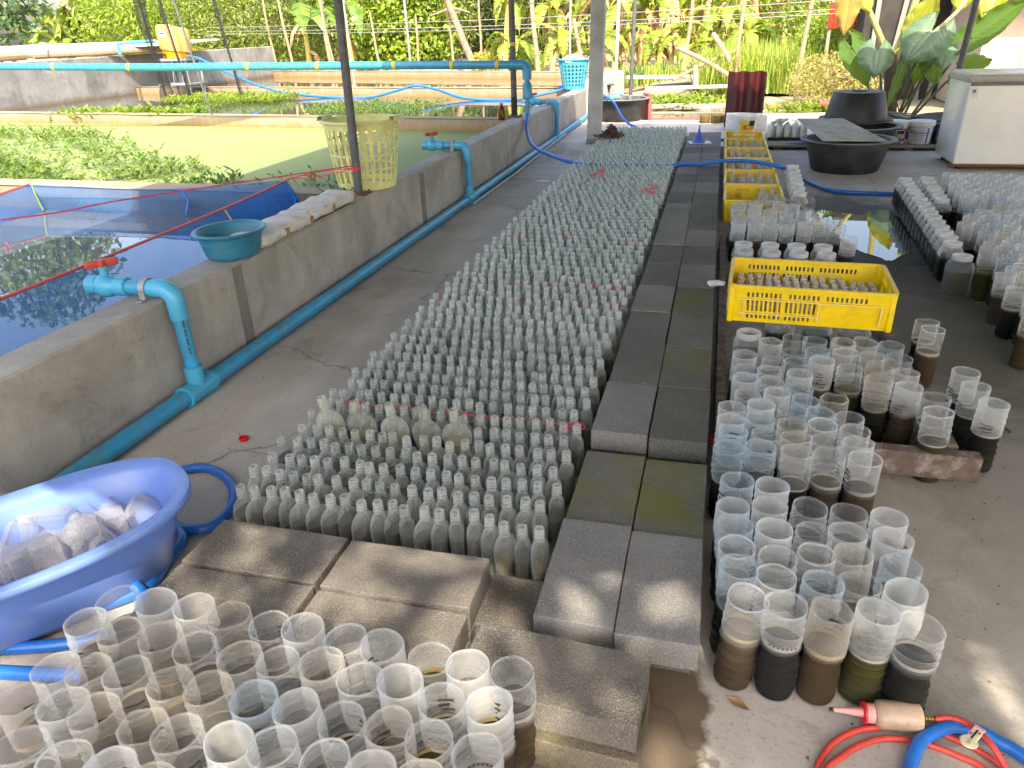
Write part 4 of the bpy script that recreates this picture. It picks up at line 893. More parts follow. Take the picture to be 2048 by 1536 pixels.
# ---------------------------------------------------------------- yellow crates
def slot_panel(m, L, z0, z1, rows, th, place):
    """rows: (za, zb, [(xa, xb), ...]) slots; place maps (along, z, depth) to a point"""
    def bar(xa, xb, za, zb):
        if xb-xa < 1e-5 or zb-za < 1e-5: return
        vs = [place(x, z, d) for x in (xa, xb) for d in (0, th) for z in (za, zb)]
        m.add(vs, [(0, 1, 3, 2), (4, 6, 7, 5), (0, 4, 5, 1), (2, 3, 7, 6), (0, 2, 6, 4), (1, 5, 7, 3)])
    z = z0
    for za, zb, sl in rows:
        bar(-L/2, L/2, z, za); x = -L/2
        for xa, xb in sl: bar(x, xa, za, zb); x = xb
        bar(x, L/2, za, zb); z = zb
    bar(-L/2, L/2, z, z1)
def slots(groups, w, gap):
    out = []
    for x0, n in groups: out += [(x0+k*(w+gap), x0+k*(w+gap)+w) for k in range(n)]
    return out
def make_crate(L, W, H, th=.004, stacked=True):
    parts = []
    k = L/.64
    rows_long = [(.020, .040, slots([(-.24*k, 8), (-.09*k, 6)], .009, .0085)), (.052, .098, slots([(-.24*k, 8), (-.09*k, 7)], .009, .0085)), (.112, .132, slots([(-.24*k, 8), (-.08*k, 7), (.06*k, 9)], .009, .0085))]
    rows_short = [(.020, .040, slots([(-.13, 6), (.02, 6)], .009, .0085)), (.052, .098, slots([(-.12, 3), (.08, 3)], .009, .0085)), (.112, .132, slots([(-.13, 6), (.02, 6)], .009, .0085))]
    sc = H/.16
    for rw in (rows_long, rows_short):
        for q in range(len(rw)): rw[q] = (rw[q][0]*sc, rw[q][1]*sc, rw[q][2])
    fl = lambda z: .012*(z/H)   # walls flare outwards
    for sgn in (-1, 1):
        m = MB(); slot_panel(m, L-.02, .004, H-.006, rows_long, th, lambda x, z, d: (x*(1+.03*z/H), sgn*(W/2-.012+fl(z)-d), z)); parts.append(('long_side', m, 'crate_yellow'))
        m = MB(); slot_panel(m, W-.02, .004, H-.006, rows_short, th, lambda x, z, d: (sgn*(L/2-.012+fl(z)-d), x*(1+.03*z/H), z)); parts.append(('short_side', m, 'crate_yellow'))
    for sx in (-1, 1):
        for sy in (-1, 1):
            parts.append(('corner_post', MB().rbox((sx*(L/2-.013), sy*(W/2-.013), H*.49), (.024, .024, H*.96), .006), 'crate_yellow'))
    m = MB(); n = 0
    ro = [(L/2+.004, W/2+.004), (L/2-.016, W/2-.016)]
    def rr(hx, hy, r, z, N=5):
        pts = []
        for sx, sy, a0 in ((1, 1, 0), (-1, 1, PI/2), (-1, -1, PI), (1, -1, 3*PI/2)):
            for i in range(N+1): a = a0+PI/2*i/N; pts.append((sx*(hx-r)+r*math.cos(a), sy*(hy-r)+r*math.sin(a), z))
        return pts
    A = rr(L/2+.005, W/2+.005, .035, H-.014); B_ = rr(L/2+.005, W/2+.005, .035, H); D = rr(L/2-.011, W/2-.011, .022, H); E_ = rr(L/2-.011, W/2-.011, .022, H-.014); N = len(A)
    m.add(A+B_+D+E_, [(q*N+i, q*N+(i+1) % N, (q+1)*N+(i+1) % N, (q+1)*N+i) for q in range(3) for i in range(N)]); parts.append(('rim', m, 'crate_yellow'))
    for sgn in (-1, 1):
        m = MB()
        for zz in (H*.66, H*.27): m.box((-.115*k if zz < H*.5 else 0, sgn*(W/2-.002+fl(zz)), zz), ((L*.52 if zz < H*.5 else L*.9), .006, .004))
        for xx in (-L*.40, -.12*k, .035*k, L*.42): m.box((xx, sgn*(W/2-.004+fl(H*.4)), H*.40), (.004, .006, H*.5))
        parts.append(('rib_frame', m, 'crate_edge')); m = MB()
        for yy in (-W*.3, W*.3): m.box((sgn*(L/2-.004+fl(H*.4)), yy, H*.40), (.006, .004, H*.5))
        m.box((sgn*(L/2-.003+fl(H*.66)), 0, H*.66), (.006, W*.62, .004)); parts.append(('rib_frame', m, 'crate_edge'))
    m = MB()
    for q in range(16): m.box((-L/2+.03+q*(L-.06)/15, 0, .005), (.010, W-.035, .005))
    for q in range(11): m.box((0, -W/2+.03+q*(W-.06)/10, .0055), (L-.035, .010, .0055))
    parts.append(('base_grid', m, 'crate_yellow'))
    return [(n_, mm.mesh(n_, mt, 30)) for n_, mm, mt in parts]
def crate(parts, loc, rz, label, group=None):
    t = empty('yellow_crate', loc, rz); tag(t, label, 'crate', group)
    for n_, me in parts: link(n_, me, t)
    return t
crA = make_crate(.64, .41, .165)
crate(crA, (.432, 3.262, .241), math.radians(-2.2), 'bright yellow slotted crate full of small vials, standing on jars')
crB = make_crate(.60, .43, .17)
for k, y in enumerate((6.12, 6.77, 7.44, 8.08, 8.76, 9.42)):
    crate(crB, (.315, y, .002), PI/2+random.uniform(-.01, .01), ['nearest yellow crate of the far row, partly under the plastic bag', 'second yellow crate of the far row, with an orange cap inside', 'third yellow crate of the far row, crossed by the blue hose', 'fourth yellow crate of the far row, holding clear bottles', 'fifth yellow crate of the far row, before the empty one', 'farthest yellow crate, empty, in front of the white pail'][k], 'yellow crates in the far row')
# vials in the near crate
vial = MB().lathe([(.014, 0), (.0165, .003), (.0165, .062), (.011, .072), (.0105, .080), (.0125, .082), (.0125, .099), (.0105, .1), (.009, .1), (.009, .08)], 12).mesh('glass_vial', 'vial_glass', 45)
for r in range(8):
    for k in range(15):
        x = .432+(-.27+.0385*k)+.0*r; y = 3.262+(-.15+.042*r)-(.0385*k-.27)*math.tan(math.radians(2.2))
        if r == 7 and k > 11: continue
        o = link('glass_vial', vial, None, (x+random.gauss(0, .002), y+random.gauss(0, .002), .252), (random.gauss(0, .03), random.gauss(0, .03), 0)); tag(o, f'small vial in the near crate, {ORD[k]} from left, {ORD[r]} row from front', 'vial', 'small vials in the near crate')
# bottles in the far crates
cb = MB().lathe([(.03, 0), (.034, .004), (.034, .115), (.026, .14), (.014, .155), (.0135, .16), (.0155, .161), (.0155, .182), (.012, .183), (.012, .16)], 14).mesh('clear_bottle', 'box_plastic', 45)
for c_, y in enumerate((6.12, 6.77, 7.44, 8.08, 8.76)):
    for r in range(3):
        for k in range(5):
            if c_ == 0 and k < 3: continue
            if c_ > 0 and r == 1 and random.random() < .25: continue
            o = link('clear_bottle', cb, None, (.165+.075*k, y-.17+.15*r+random.gauss(0, .006), .012), (random.gauss(0, .05), random.gauss(0, .05), 0)); tag(o, f'clear bottle in far crate {["one", "two", "three", "four", "five"][c_]} from front, {ORD[k]} across, {ORD[r]} row', 'bottle', 'clear bottles in the far crates')
o = link('orange_cap', cap.copy(), None, (.24, 6.70, .195)); o.data.materials.clear(); o.data.materials.append(MATS['label_orange']); o.scale = (1.6, 1.6, 1.2); tag(o, 'orange cap on a bottle in the second far crate', 'cap')
# ---------------------------------------------------------------- wooden frame
t = empty('wooden_frame', (0, 0, 0)); tag(t, 'weathered brown wooden frame on the floor around jars', 'frame')
def plank(name, a, c2, w, z0, z1, mat='wood_dark'):
    a, c2 = Vector((*a, (z0+z1)/2)), Vector((*c2, (z0+z1)/2)); d = c2-a; return MB().rbox((a+c2)/2, (d.length, w, z1-z0), .006, rz=math.atan2(d.y, d.x)).build(name, mat, t)
plank('side_rail', (.098, 2.33), (.098, 5.05), .04, .02, .105); plank('side_rail', (.838, 2.40), (.79, 5.05), .045, .02, .105)
plank('front_rail', (.12, 2.335), (.905, 2.330), .05, .028, .118); plank('rear_rail', (.12, 5.075), (.78, 5.075), .045, .02, .1)
for x, y in ((.10, 2.36), (.83, 2.37), (.10, 5.0), (.78, 5.0)): MB().rbox((x, y, .012), (.05, .05, .024), .006).build('foot', 'wood_dark', t)
# ---------------------------------------------------------------- blue bath with bottles
ax, nx_ = Vector((.58, .815, 0)), Vector((.815, -.58, 0)); bc = Vector((-1.665, 1.174, 0)); ba = math.atan2(ax.y, ax.x)
t = empty('baby_bath', bc, ba); tag(t, 'light blue plastic baby bath holding square clear bottles', 'bath')
def oval(hx, hy, z, N=56, ex=2.6): 
    out = []
    for k in range(N):
        a = 2*PI*k/N; c, s_ = math.cos(a), math.sin(a); out.append((math.copysign(abs(c)**(2/ex), c)*hx, math.copysign(abs(s_)**(2/ex), s_)*hy*(1-.08*(c < 0)*abs(c)), z))
    return out
lv = [(.28, .10, .006), (.31, .125, .010), (.335, .145, .04), (.372, .178, .16), (.382, .186, .205), (.412, .222, .222), (.425, .238, .232), (.428, .243, .246), (.424, .238, .256), (.41, .222, .258), (.392, .200, .250), (.376, .184, .236), (.364, .172, .16), (.325, .137, .045), (.30, .115, .018), (.26, .08, .014), (.02, .01, .014)]
N = 56; vs = []; fs = []
for hx, hy, z in lv: vs += [(x, y, zz + .015*(x/.43)**2*(z > .2)) for x, y, zz in oval(hx, hy, z)]
for i in range(len(lv)-1):
    for j in range(N): fs.append((i*N+j, i*N+(j+1) % N, (i+1)*N+(j+1) % N, (i+1)*N+j))
fs.append(tuple(range(N-1, -1, -1))); MB().add(vs, fs).build('tub_shell', 'bath_blue', t, 50)
MB().rbox((-.245, -.176, .14), (.04, .002, .025), .001, rot=Euler((-.24, 0, 0))).build('sticker', 'label_white', t)
BJ = [(-1.80, 1.40, .13), (-1.73, 1.41, .10), (-1.74, 1.32, .14), (-1.80, 1.27, .13), (-1.85, 1.33, .12), (-1.62, 1.38, .11), (-1.62, 1.33, .12), (-1.57, 1.46, .10), (-1.655, 1.45, .09), (-1.76, 1.19, .11), (-1.70, 1.22, .10), (-1.64, 1.25, .13), (-1.665, 1.19, .14), (-1.59, 1.30, .14), (-1.70, 1.30, .06), (-1.62, 1.40, .05), (-1.78, 1.22, .06), (-1.8, 1.05, .1), (-1.74, 1.02, .08), (-1.84, 1.12, .1)]
BJ.sort(key=lambda p: -(.58*p[0]+.815*p[1])); RJ = random.Random(11)
for k, (x, y, z) in enumerate(BJ):
    s_ = RJ.uniform(.92, 1.08); e_ = Euler((RJ.choice((PI/2, 1.2, 1.9, .6, 2.4)), RJ.uniform(-.5, .5), RJ.uniform(0, 6.28))); up_ = e_.to_matrix() @ Vector((0, 0, .06))
    o = link('square_bottle', sq_small, None, Vector((x, y, z+.022))-up_, e_); o.scale = (s_, s_, s_); tag(o, f'small square clear bottle lying in the blue bath, {ORD[k]} from its far right end' , 'bottle', 'square bottles piled in the blue bath')
# ---------------------------------------------------------------- basket, basin, foam on the wall
def basket(name, label, loc, r0, r1, h, ncol, rows, mat, hole=.6, sq=False, lip=.02, sx=1, sy=1):
    t = empty(name, loc); tag(t, label, 'basket'); t.scale = (sx, sy, 1)
    m = MB(); n = ncol*2; zs = [0]; 
    for z in rows: zs += [z[0], z[1]]
    zs.append(h)
    def pt(a, z, off=0): r = r0+(r1-r0)*(z/h)**.8 - off; return (r*math.cos(a), r*math.sin(a), z)
    for i in range(len(zs)-1):
        for k in range(ncol):
            a0 = 2*PI*k/ncol; a1 = a0+2*PI/ncol*(1-hole); a2 = 2*PI*(k+1)/ncol
            spans = ((a0, a1, False), (a1, a2, i % 2 == 1))
            for p, q, open_ in spans:
                if open_: continue
                for off in (0, .004):
                    z0, z1 = zs[i], zs[i+1]; am = (p+q)/2
                    vs = [pt(p, z0, off), pt(am, z0, off), pt(q, z0, off), pt(q, z1, off), pt(am, z1, off), pt(p, z1, off)]; m.add(vs, [(0, 1, 4, 5), (1, 2, 3, 4)])
                if i % 2 == 1:
                    for aa in (p, q): m.add([pt(aa, zs[i]), pt(aa, zs[i+1]), pt(aa, zs[i+1], .004), pt(aa, zs[i], .004)], [(0, 1, 2, 3)])
    m.build('slotted_side', mat, t, 40)
    MB().lathe([(r0*.2, .012), (r0*.9, .012), (r0*.97, .004), (r0, .0)], 40, capb=True).build('bottom', mat, t)
    MB().lathe([(r1-.003, h-.012), (r1+lip, h-.010), (r1+lip+.004, h), (r1+lip-.002, h+.008), (r1+.004, h+.008), (r1-.006, h-.002), (r1-.006, h-.012)], 48, capb=False).build('rim', mat, t)
    for s_ in (-1, 1):
        m = MB(); vs = []; fs = []
        for k in range(9):
            a = (-.30+.6*k/8)+(0 if s_ > 0 else PI)
            for rr_, zz in ((r1+.002, h+.006), (r1+.010, h+.026), (r1+.034, h+.026), (r1+.044, h-.004)): vs.append((rr_*math.cos(a), rr_*math.sin(a), zz))
        for k in range(8):
            for q in range(3): fs.append((k*4+q, (k+1)*4+q, (k+1)*4+q+1, k*4+q+1))
        m.add(vs, fs).build('handle', mat, t, 50)
    return t
basket('laundry_basket', 'pale yellow slotted laundry basket standing on the pond wall', (-2.285, 4.74, WZ), .195, .245, .43, 26, [(.045, .125), (.138, .215), (.228, .30), (.313, .38)], 'basket_yellow', .62)
bb = basket('laundry_basket', 'turquoise perforated laundry basket on the far end of the wall', (-2.31, 12.75, WZ), .155, .225, .44, 22, [(.05+.055*k, .085+.055*k) for k in range(6)], 'basket_blue', .62, sx=1.1, sy=.8)
o = MB().lathe([(.04, .33), (.14, .36), (.19, .41), (.17, .46), (.10, .50), (.02, .515)], 18, (-2.31, 12.75, WZ), wob=lambda i, a: (1+.08*math.sin(3*a+i), 0)).build('white_cloth', 'foam_sack'); tag(o, 'white bundle showing in the top of the turquoise basket', 'bundle')
t = empty('basin', (-2.205, 3.03, WZ)); tag(t, 'teal blue plastic basin on the pond wall beside the red valve', 'basin')
MB().lathe([(.02, .004), (.105, .0), (.115, .006), (.125, .03), (.142, .105), (.150, .118), (.163, .120), (.166, .126), (.160, .131), (.148, .130), (.139, .118), (.122, .035), (.110, .012), (.02, .010)], 44, wob=lambda i, a: (1, 0)).build('bowl', 'basin_blue', t, 50).scale = (1.0, 1.12, 1)
MB().lathe([(.1362, .078), (.1385, .080), (.1392, .084), (.137, .086)], 44, capb=False).build('groove', 'basin_blue', t).scale = (1.0, 1.12, 1)
def foam(name, label, a, c2, w, h, seed, z=WZ):
    a, c2 = Vector((*a, z)), Vector((*c2, z)); d = (c2-a); L = d.length; d.normalize(); s_ = Vector((-d.y, d.x, 0)); R = random.Random(seed); m = MB(); vs = []; fs = []; n = 22; K = 14
    for i in range(n+1):
        e_ = min(1, min(i, n-i)/2.2+.45)
        for k in range(K):
            an = 2*PI*k/K; cx = math.copysign(abs(math.cos(an))**.5, math.cos(an))*w/2*e_; cz = math.copysign(abs(math.sin(an))**.55, math.sin(an))*h/2*e_
            vs.append(a+d*L*i/n+s_*(cx+R.uniform(-.005, .005))+Vector((0, 0, h/2+.004+cz+R.uniform(-.003, .003)+.005*math.sin(i*.9+seed)*(cz > 0)+.003*math.sin(k*1.7+i*.5))))
    for i in range(n):
        for k in range(K): fs.append((i*K+k, i*K+(k+1) % K, (i+1)*K+(k+1) % K, (i+1)*K+k))
    fs.append(tuple(range(K))); fs.append(tuple(range(n*K+K-1, n*K-1, -1))); o = m.add(vs, fs).build(name, 'foam_sack', None, 60); tag(o, label, 'slab')
    for u in (.45, .92):
        p = a+d*L*u; MB().box(p+Vector((0, 0, h/2))+s_*(-w/2+.002), (.03, .012, h*.5), rz=math.atan2(d.y, d.x)).build('tape_tab', 'tape_brown', o, 0)
    return o
foam('foam_slab', 'white wrapped foam slab on the wall, nearest the basin', (-2.19, 3.10), (-2.20, 3.66), .20, .075, 1); foam('foam_slab', 'white wrapped foam slab on the wall, next to the yellow basket', (-2.20, 3.60), (-2.21, 4.22), .21, .065, 2, WZ+.012)
m = MB()
for q in range(40):
    p = Vector((-2.36+random.gauss(0, .05), 4.42+random.gauss(0, .03), WZ+.01+random.random()*.03)); d = Vector((random.gauss(0, 1), random.gauss(0, 1), random.random()*.6)).normalized()*.035; s_ = d.cross(Vector((0, 0, 1))).normalized()*.006; m.quad(p-d-s_, p+d-s_, p+d+s_, p-d+s_)
tag(m.build('rag_heap', 'debris', None, 0), 'grey rags lying on the wall corner before the yellow basket', 'rags', None, 'stuff')
o = MB().lathe([(.045, 0), (.05, .004), (.05, .105), (.044, .125), (.022, .15), (.02, .165), (.024, .167), (.024, .175), (.018, .176)], 18, (-2.36, 8.50, WZ)).build('brown_bottle', 'amber_glass'); tag(o, 'brown glass bottle standing on the pond wall', 'bottle'); o.scale = (.75, .75, 1) ; o.location = (-2.36*.25, 8.5*.25, 0)
MB().lathe([(.022, .160), (.026, .160), (.026, .182), (.022, .184)], 14, (-2.36, 8.50, WZ), capt=True).build('bottle_cap', 'label_orange', o)
# ---------------------------------------------------------------- blue net hung in the near pond
t = empty('pond_net', (0, 0, 0)); tag(t, 'blue fish net hung on red ropes in the near pond', 'net')
def net(name, top, bot, mat, sag=.02, n=16, m_=6):
    b = MB(); vs = []; A, B_, D, E_ = Vector(top[0]), Vector(top[1]), Vector(bot[0]), Vector(bot[1])
    for j in range(m_+1):
        for i in range(n+1):
            u, v = i/n, j/m_; p = (A*(1-u)+B_*u)*(1-v)+(D*(1-u)+E_*u)*v; p.z -= sag*math.sin(PI*u)*(1-v); p.x += .015*math.sin(u*17+v*3)*math.sin(PI*v); p.y += .02*math.sin(u*11+v*5)*math.sin(PI*v)
            vs.append(p)
    b.add(vs, [(j*(n+1)+i, j*(n+1)+i+1, (j+1)*(n+1)+i+1, (j+1)*(n+1)+i) for j in range(m_) for i in range(n)]); return b.build(name, mat, t, 60)
NZ = .505
net('side_panel', ((-2.67, .6, NZ), (-2.70, 3.72, NZ+.005)), ((-2.68, .6, .2), (-2.68, 3.72, .2)), 'net_pale', .012, 30)
net('corner_panel', ((-2.70, 3.72, NZ+.005), (-2.72, 4.44, .53)), ((-2.68, 3.72, .2), (-2.62, 4.43, .2)), 'net_blue', .0)
net('corner_panel', ((-2.72, 4.44, .53), (-2.52, 4.20, .47)), ((-2.62, 4.43, .26), (-2.46, 4.0, .30)), 'net_blue', .03)
net('back_panel', ((-2.72, 4.44, .53), (-4.82, 4.42, .47)), ((-2.64, 4.43, .2), (-4.70, 4.41, .2)), 'net_pale', .05, 24)
net('end_panel', ((-4.82, 4.42, .47), (-4.60, .6, .53)), ((-4.70, 4.41, .2), (-4.55, .6, .2)), 'net_blue', .10, 24)
def cord(name, pts, r, mat, par): return MB().tube(curve(pts, 8), r, 6).build(name, mat, par)
cord('rope', [(-2.67, .6, NZ), (-2.68, 2.2, NZ-.012), (-2.70, 3.72, NZ+.004), (-2.72, 4.44, .53)], .007, 'hose_red', t)
cord('rope', [(-2.72, 4.44, .53), (-3.7, 4.43, .455), (-4.82, 4.42, .47)], .004, 'ink_grey', t)
cord('rope', [(-4.82, 4.42, .47), (-4.70, 2.8, .405), (-4.60, .6, .53)], .006, 'hose_red', t)
for k, (y, z) in enumerate(((4.05, .445), (3.2, .41))):
    pg = MB(); pg.box((-4.79+.02*k, y, z+.02), (.015, .03, .07), rot=Euler((.3, .2, .4))).box((-4.785+.02*k, y+.02, z-.01), (.012, .02, .06), rot=Euler((-.4, .1, .2))); pg.build('peg', 'scrap_red', t, 0)
cord('tie', [(-4.80, 4.42, .47), (-4.77, 4.40, .40), (-4.72, 4.38, .29)], .006, 'leaf_hyacinth', t)
cord('tie', [(-3.55, 4.43, .46), (-3.50, 4.42, .38), (-3.52, 4.40, .29)], .008, 'hose_blue', t)
cord('tie', [(-2.70, 3.70, NZ+.004), (-2.64, 3.66, .46), (-2.56, 3.6, .40)], .003, 'label_yellow', t)
o = MB().tube(curve([(-4.2, 1.2, .78), (-3.03, 2.57, .70), (-2.75, 3.08, .695), (-2.21, 4.44, .63)], 8), .0035, 5).build('red_rope', 'string_red'); tag(o, 'thin red rope tied from the dark post across the near pond', 'rope')
for sg in (0, 1):
    o = MB().tube(curve([(-2.21, 4.44, .615), (-2.5, 4.47, .55+.03*sg), (-2.72, 4.44, .535)], 8), .003, 5).build('red_rope', 'string_red'); tag(o, ['short red rope tying the net corner to the dark post, lower strand', 'short red rope tying the net corner to the dark post, upper strand'][sg], 'rope')
m = MB(); R = random.Random(5)
for q in range(60):
    x, y = R.uniform(-4.5, -2.75), R.uniform(2.2, 4.35); a = R.uniform(0, 6.28); d = Vector((math.cos(a), math.sin(a), 0))*R.uniform(.006, .014); s_ = Vector((-d.y, d.x, 0))*.25; p = Vector((x, y, .2835)); m.quad(p-d-s_, p+d-s_, p+d+s_, p-d+s_)
tag(m.build('floating_bits', 'debris', None, 0), 'dark bits of leaf floating on the net pond', 'leaf bits', None, 'stuff')

# ---------------------------------------------------------------- tubs, freezer, buckets at the back right
def tub(name, label, loc, r0, r1, h, upside=False, ell=1.0, th=.012):
    t = empty(name, loc); tag(t, label, 'tub'); t.scale = (1, ell, 1)
    prof = [(r0*.3, .0), (r0*.96, 0), (r0, .012), (r1-.02, h-.03), (r1-.018, h-.012), (r1+.025, h-.012), (r1+.034, h-.02), (r1+.036, h-.006), (r1+.03, h), (r1-.022, h), (r1-.034, h-.02), (r0-th, .02), (r0*.3, .016)]
    if upside: prof = [(r, h-z) for r, z in reversed(prof)]
    MB().lathe(prof, 48).build('shell', 'tub_black', t, 40)
    zz = h if not upside else 0
    if not upside: MB().lathe([(r1-.024, h+.0012), (r1+.031, h+.0012), (r1+.034, h-.003)], 48, capb=False).build('worn_rim', 'tub_rim', t, 40)
    return t
tub('black_tub', 'big black rubber tub with a grey board across its rim', (1.262, 8.20, 0), .315, .41, .30)
tub('black_tub', 'black tub standing behind the board-covered tub', (1.48, 8.98, .05), .30, .38, .28)
tub('black_tub', 'black tub turned upside down on top of the others', (1.49, 9.45, .34), .27, .345, .29, True)
tub('black_tub', 'black tub the upside-down one rests on', (1.49, 9.47, .06), .29, .36, .275)
tub('black_tub', 'far black tub with bottles beneath the thin black post', (-1.50, 12.42, 0), .33, .42, .33)
tub('black_tub', 'small dark basin at the end of the pond wall', (-2.02, 13.9, .30), .14, .19, .14)
for k, (x, y, mt, lb) in enumerate(((-1.55, 12.4, 'box_plastic', 'clear bottle lying in the far black tub, left one'), (-1.36, 12.5, 'box_plastic', 'clear bottle lying in the far black tub, right one'), (-1.68, 12.45, 'pvc_joint', 'green bottle lying in the far black tub'))):
    o = link('plastic_bottle', cb.copy(), None, (x, y, .31), (1.3, .3, k*1.1)); o.scale = (1.5, 1.5, 1.3); o.data.materials.clear(); o.data.materials.append(MATS[mt]); tag(o, lb, 'bottle')
b = MB(); vs = [Vector(p) for p in ((.80, 8.62, .44), (1.25, 8.66, .435), (1.55, 7.86, .325), (.985, 7.84, .33))]; b.add([p for p in vs]+[p-Vector((0, 0, .008)) for p in vs], [(0, 1, 2, 3), (7, 6, 5, 4), (0, 4, 5, 1), (1, 5, 6, 2), (2, 6, 7, 3), (3, 7, 4, 0)])
tag(b.build('grey_board', 'board_grey', None, 0), 'grey fibre board lying slanted across the black tub', 'board')
t = empty('chest_freezer', (2.25, 8.27, 0)); tag(t, 'white chest freezer with grey lid behind the far right jars', 'freezer')
MB().rbox((.55, .36, .42), (1.1, .72, .74), .02).build('cabinet', 'freezer_white', t)
MB().rbox((.55, .36, .822), (1.12, .74, .065), .02).build('lid', 'freezer_trim', t); MB().rbox((.55, .36, .858), (1.08, .70, .012), .015).build('lid_top', 'freezer_white', t)
MB().box((.55, -.0035, .775), (1.08, .004, .03)).build('gasket', 'tub_rim', t, 0)
MB().box((.06, -.002, .70), (.055, .003, .09)).build('sticker', 'label_white', t, 0); MB().rbox((.05, -.0045, .715), (.03, .002, .03), .001).build('sticker_mark', 'ink_grey', t)
MB().box((.5, .0, .042), (1.06, .02, .02)).build('rusty_base', 'rust', t, 0)
for x in (.08, 1.0):
    for y in (.07, .62): MB().lathe([(.03, 0), (.03, .05)], 10, (x, y, 0), capt=True).build('foot', 'ink_black', t)
def bucket(name, label, x, y, z, r0, r1, h, body, mat_lid=None):
    t = empty(name, (x, y, z)); tag(t, label, 'bucket')
    MB().lathe([(r0*.96, 0), (r0, .006), (r1, h*.80), (r1+.008, h*.80), (r1+.008, h*.84), (r1+.002, h*.845), (r1+.004, h*.97), (r1-.004, h*.975)], 32).build('body', body, t)
    MB().lathe([(.01, h+.004), (r1-.02, h+.004), (r1+.004, h), (r1+.010, h-.004), (r1+.010, h-.05*h/.24), (r1+.005, h-.055*h/.24)], 32, capb=True).build('lid', mat_lid or body, t)
    n = 18; MB().tube([( (r1+.010)*math.cos(PI*k/n+PI), (r1+.012)*math.sin(PI*k/n+PI)*.999, h*.80-.10*math.sin(PI*k/n)) for k in range(n+1)], .0022, 5).build('bail', 'steel_light', t)
    return t
def wrap(t, name, r0, r1, h, z0, z1, a0, a1, mat, off=.0012):
    m = MB(); n = 14; vs = []; fs = []
    for k in range(n+1):
        a = a0+(a1-a0)*k/n
        for z in (z0, z1): r = r0+(r1-r0)*(z/(h*.8))+off; vs.append((r*math.cos(a), r*math.sin(a), z))
    for k in range(n): fs.append((2*k, 2*k+2, 2*k+3, 2*k+1))
    return m.add(vs, fs).build(name, mat, t, 60)
r0, r1, h = .108, .122, .245
t = bucket('paint_bucket', 'cream paint bucket with red BEAT label behind the tubs', 1.972, 9.66, .055, r0, r1, h, 'white_plastic'); F_ = -PI/2-.2
wrap(t, 'label_band', r0, r1, h, .028, .165, F_-1.25, F_+1.2, 'label_red'); wrap(t, 'label_panel', r0, r1, h, .062, .150, F_-.05, F_+.95, 'label_white', .0022); wrap(t, 'label_picture', r0, r1, h, .108, .145, F_+.12, F_+.88, 'ink_black', .003); wrap(t, 'label_dog', r0, r1, h, .09, .122, F_+.0, F_+.32, 'label_orange', .0034)
text_mesh('label_text', 'BEAT', .046, 'ink_black', t, (.1195*math.cos(F_+.45), .1195*math.sin(F_+.45), .079), (PI/2, 0, F_+.45+PI/2), .12)
t = bucket('paint_bucket', 'white paint bucket with lined label and blue stripe, right one', 2.232, 9.66, .055, .112, .128, .245, 'white_plastic')
wrap(t, 'label_panel', .112, .128, h, .02, .170, F_-1.1, F_+.55, 'label_white'); wrap(t, 'label_stripe', .112, .128, h, .012, .172, F_+.58, F_+.72, 'label_blue', .0018); wrap(t, 'label_panel', .112, .128, h, .02, .17, F_+.78, F_+1.2, 'label_white')
for k in range(8): wrap(t, 'label_line', .112, .128, h, .032+.016*k, .037+.016*k, F_-.85+.1*(k % 3), F_+.4-.12*(k % 2), 'ink_grey', .0022)
wrap(t, 'label_line', .112, .128, h, .118, .124, F_-1.0, F_+.5, 'label_blue', .0026)
t = empty('paint_tin', (2.50, 9.68, .055)); tag(t, 'tin with teal and orange picture beside the freezer', 'tin')
MB().rbox((0, 0, .105), (.25, .2, .21), .012).build('body', 'ink_black', t); MB().box((0, -.1025, .13), (.23, .003, .09)).build('picture_sky', 'label_teal', t, 0); MB().box((-.01, -.1025, .068), (.20, .003, .03)).build('picture_band', 'label_orange', t, 0)
t = empty('low_ledge', (0, 0, 0)); tag(t, 'low plank ledge carrying buckets at the back of the floor', 'ledge')
for k, (x0, x1, yy) in enumerate(((.56, 1.06, 9.50), (1.06, 1.75, 9.46), (1.75, 2.44, 9.50), (2.44, 3.6, 9.46))): MB().rbox(((x0+x1)/2, yy+.32, .040), (x1-x0-.01, .75, .025), .006).build('plank', 'wood_grey', t)
for x in (.7, 1.4, 2.1, 2.9): MB().box((x, 9.8, .0135), (.08, .7, .027)).build('bearer', 'wood_dark', t, 0)
t = empty('white_pail', (.36, 10.95, 0)); tag(t, 'white pail with yellow and red printed label behind the crates', 'pail')
MB().lathe([(.13, 0), (.135, .005), (.158, .19), (.172, .192), (.176, .205), (.170, .235), (.160, .238), (.150, .19), (.12, .01)], 32).build('body', 'white_plastic', t)
wrap(t, 'label_panel', .135, .158, .24, .03, .168, -PI/2-.5, -PI/2+.9, 'label_yellow'); wrap(t, 'label_corner', .135, .158, .24, .10, .168, -PI/2+.35, -PI/2+.9, 'ink_black', .002); wrap(t, 'label_spot', .135, .158, .24, .055, .115, -PI/2-.18, -PI/2+.12, 'label_orange', .0024)
text_mesh('label_text', 'Cas', .085, 'label_red', t, (.1575*math.sin(.42), -.1575*math.cos(.42), .085), (PI/2-.1, 0, .42), .155)
for k, (x, y, w, h2, lb) in enumerate(((.24, 11.28, .26, .21, 'white foam box behind the pail, left one'), (.52, 11.30, .27, .20, 'white foam box behind the pail, right one'))):
    o = MB().rbox((x, y, h2/2), (w, .26, h2), .012).build('foam_box', 'white_plastic'); tag(o, lb, 'box')
t = empty('roof_sheet', (.345, 11.5, .0)); tag(t, 'maroon corrugated roof sheet standing upright on foam boxes', 'roof sheet')
b = MB(); n = 60; vs = []; fs = []
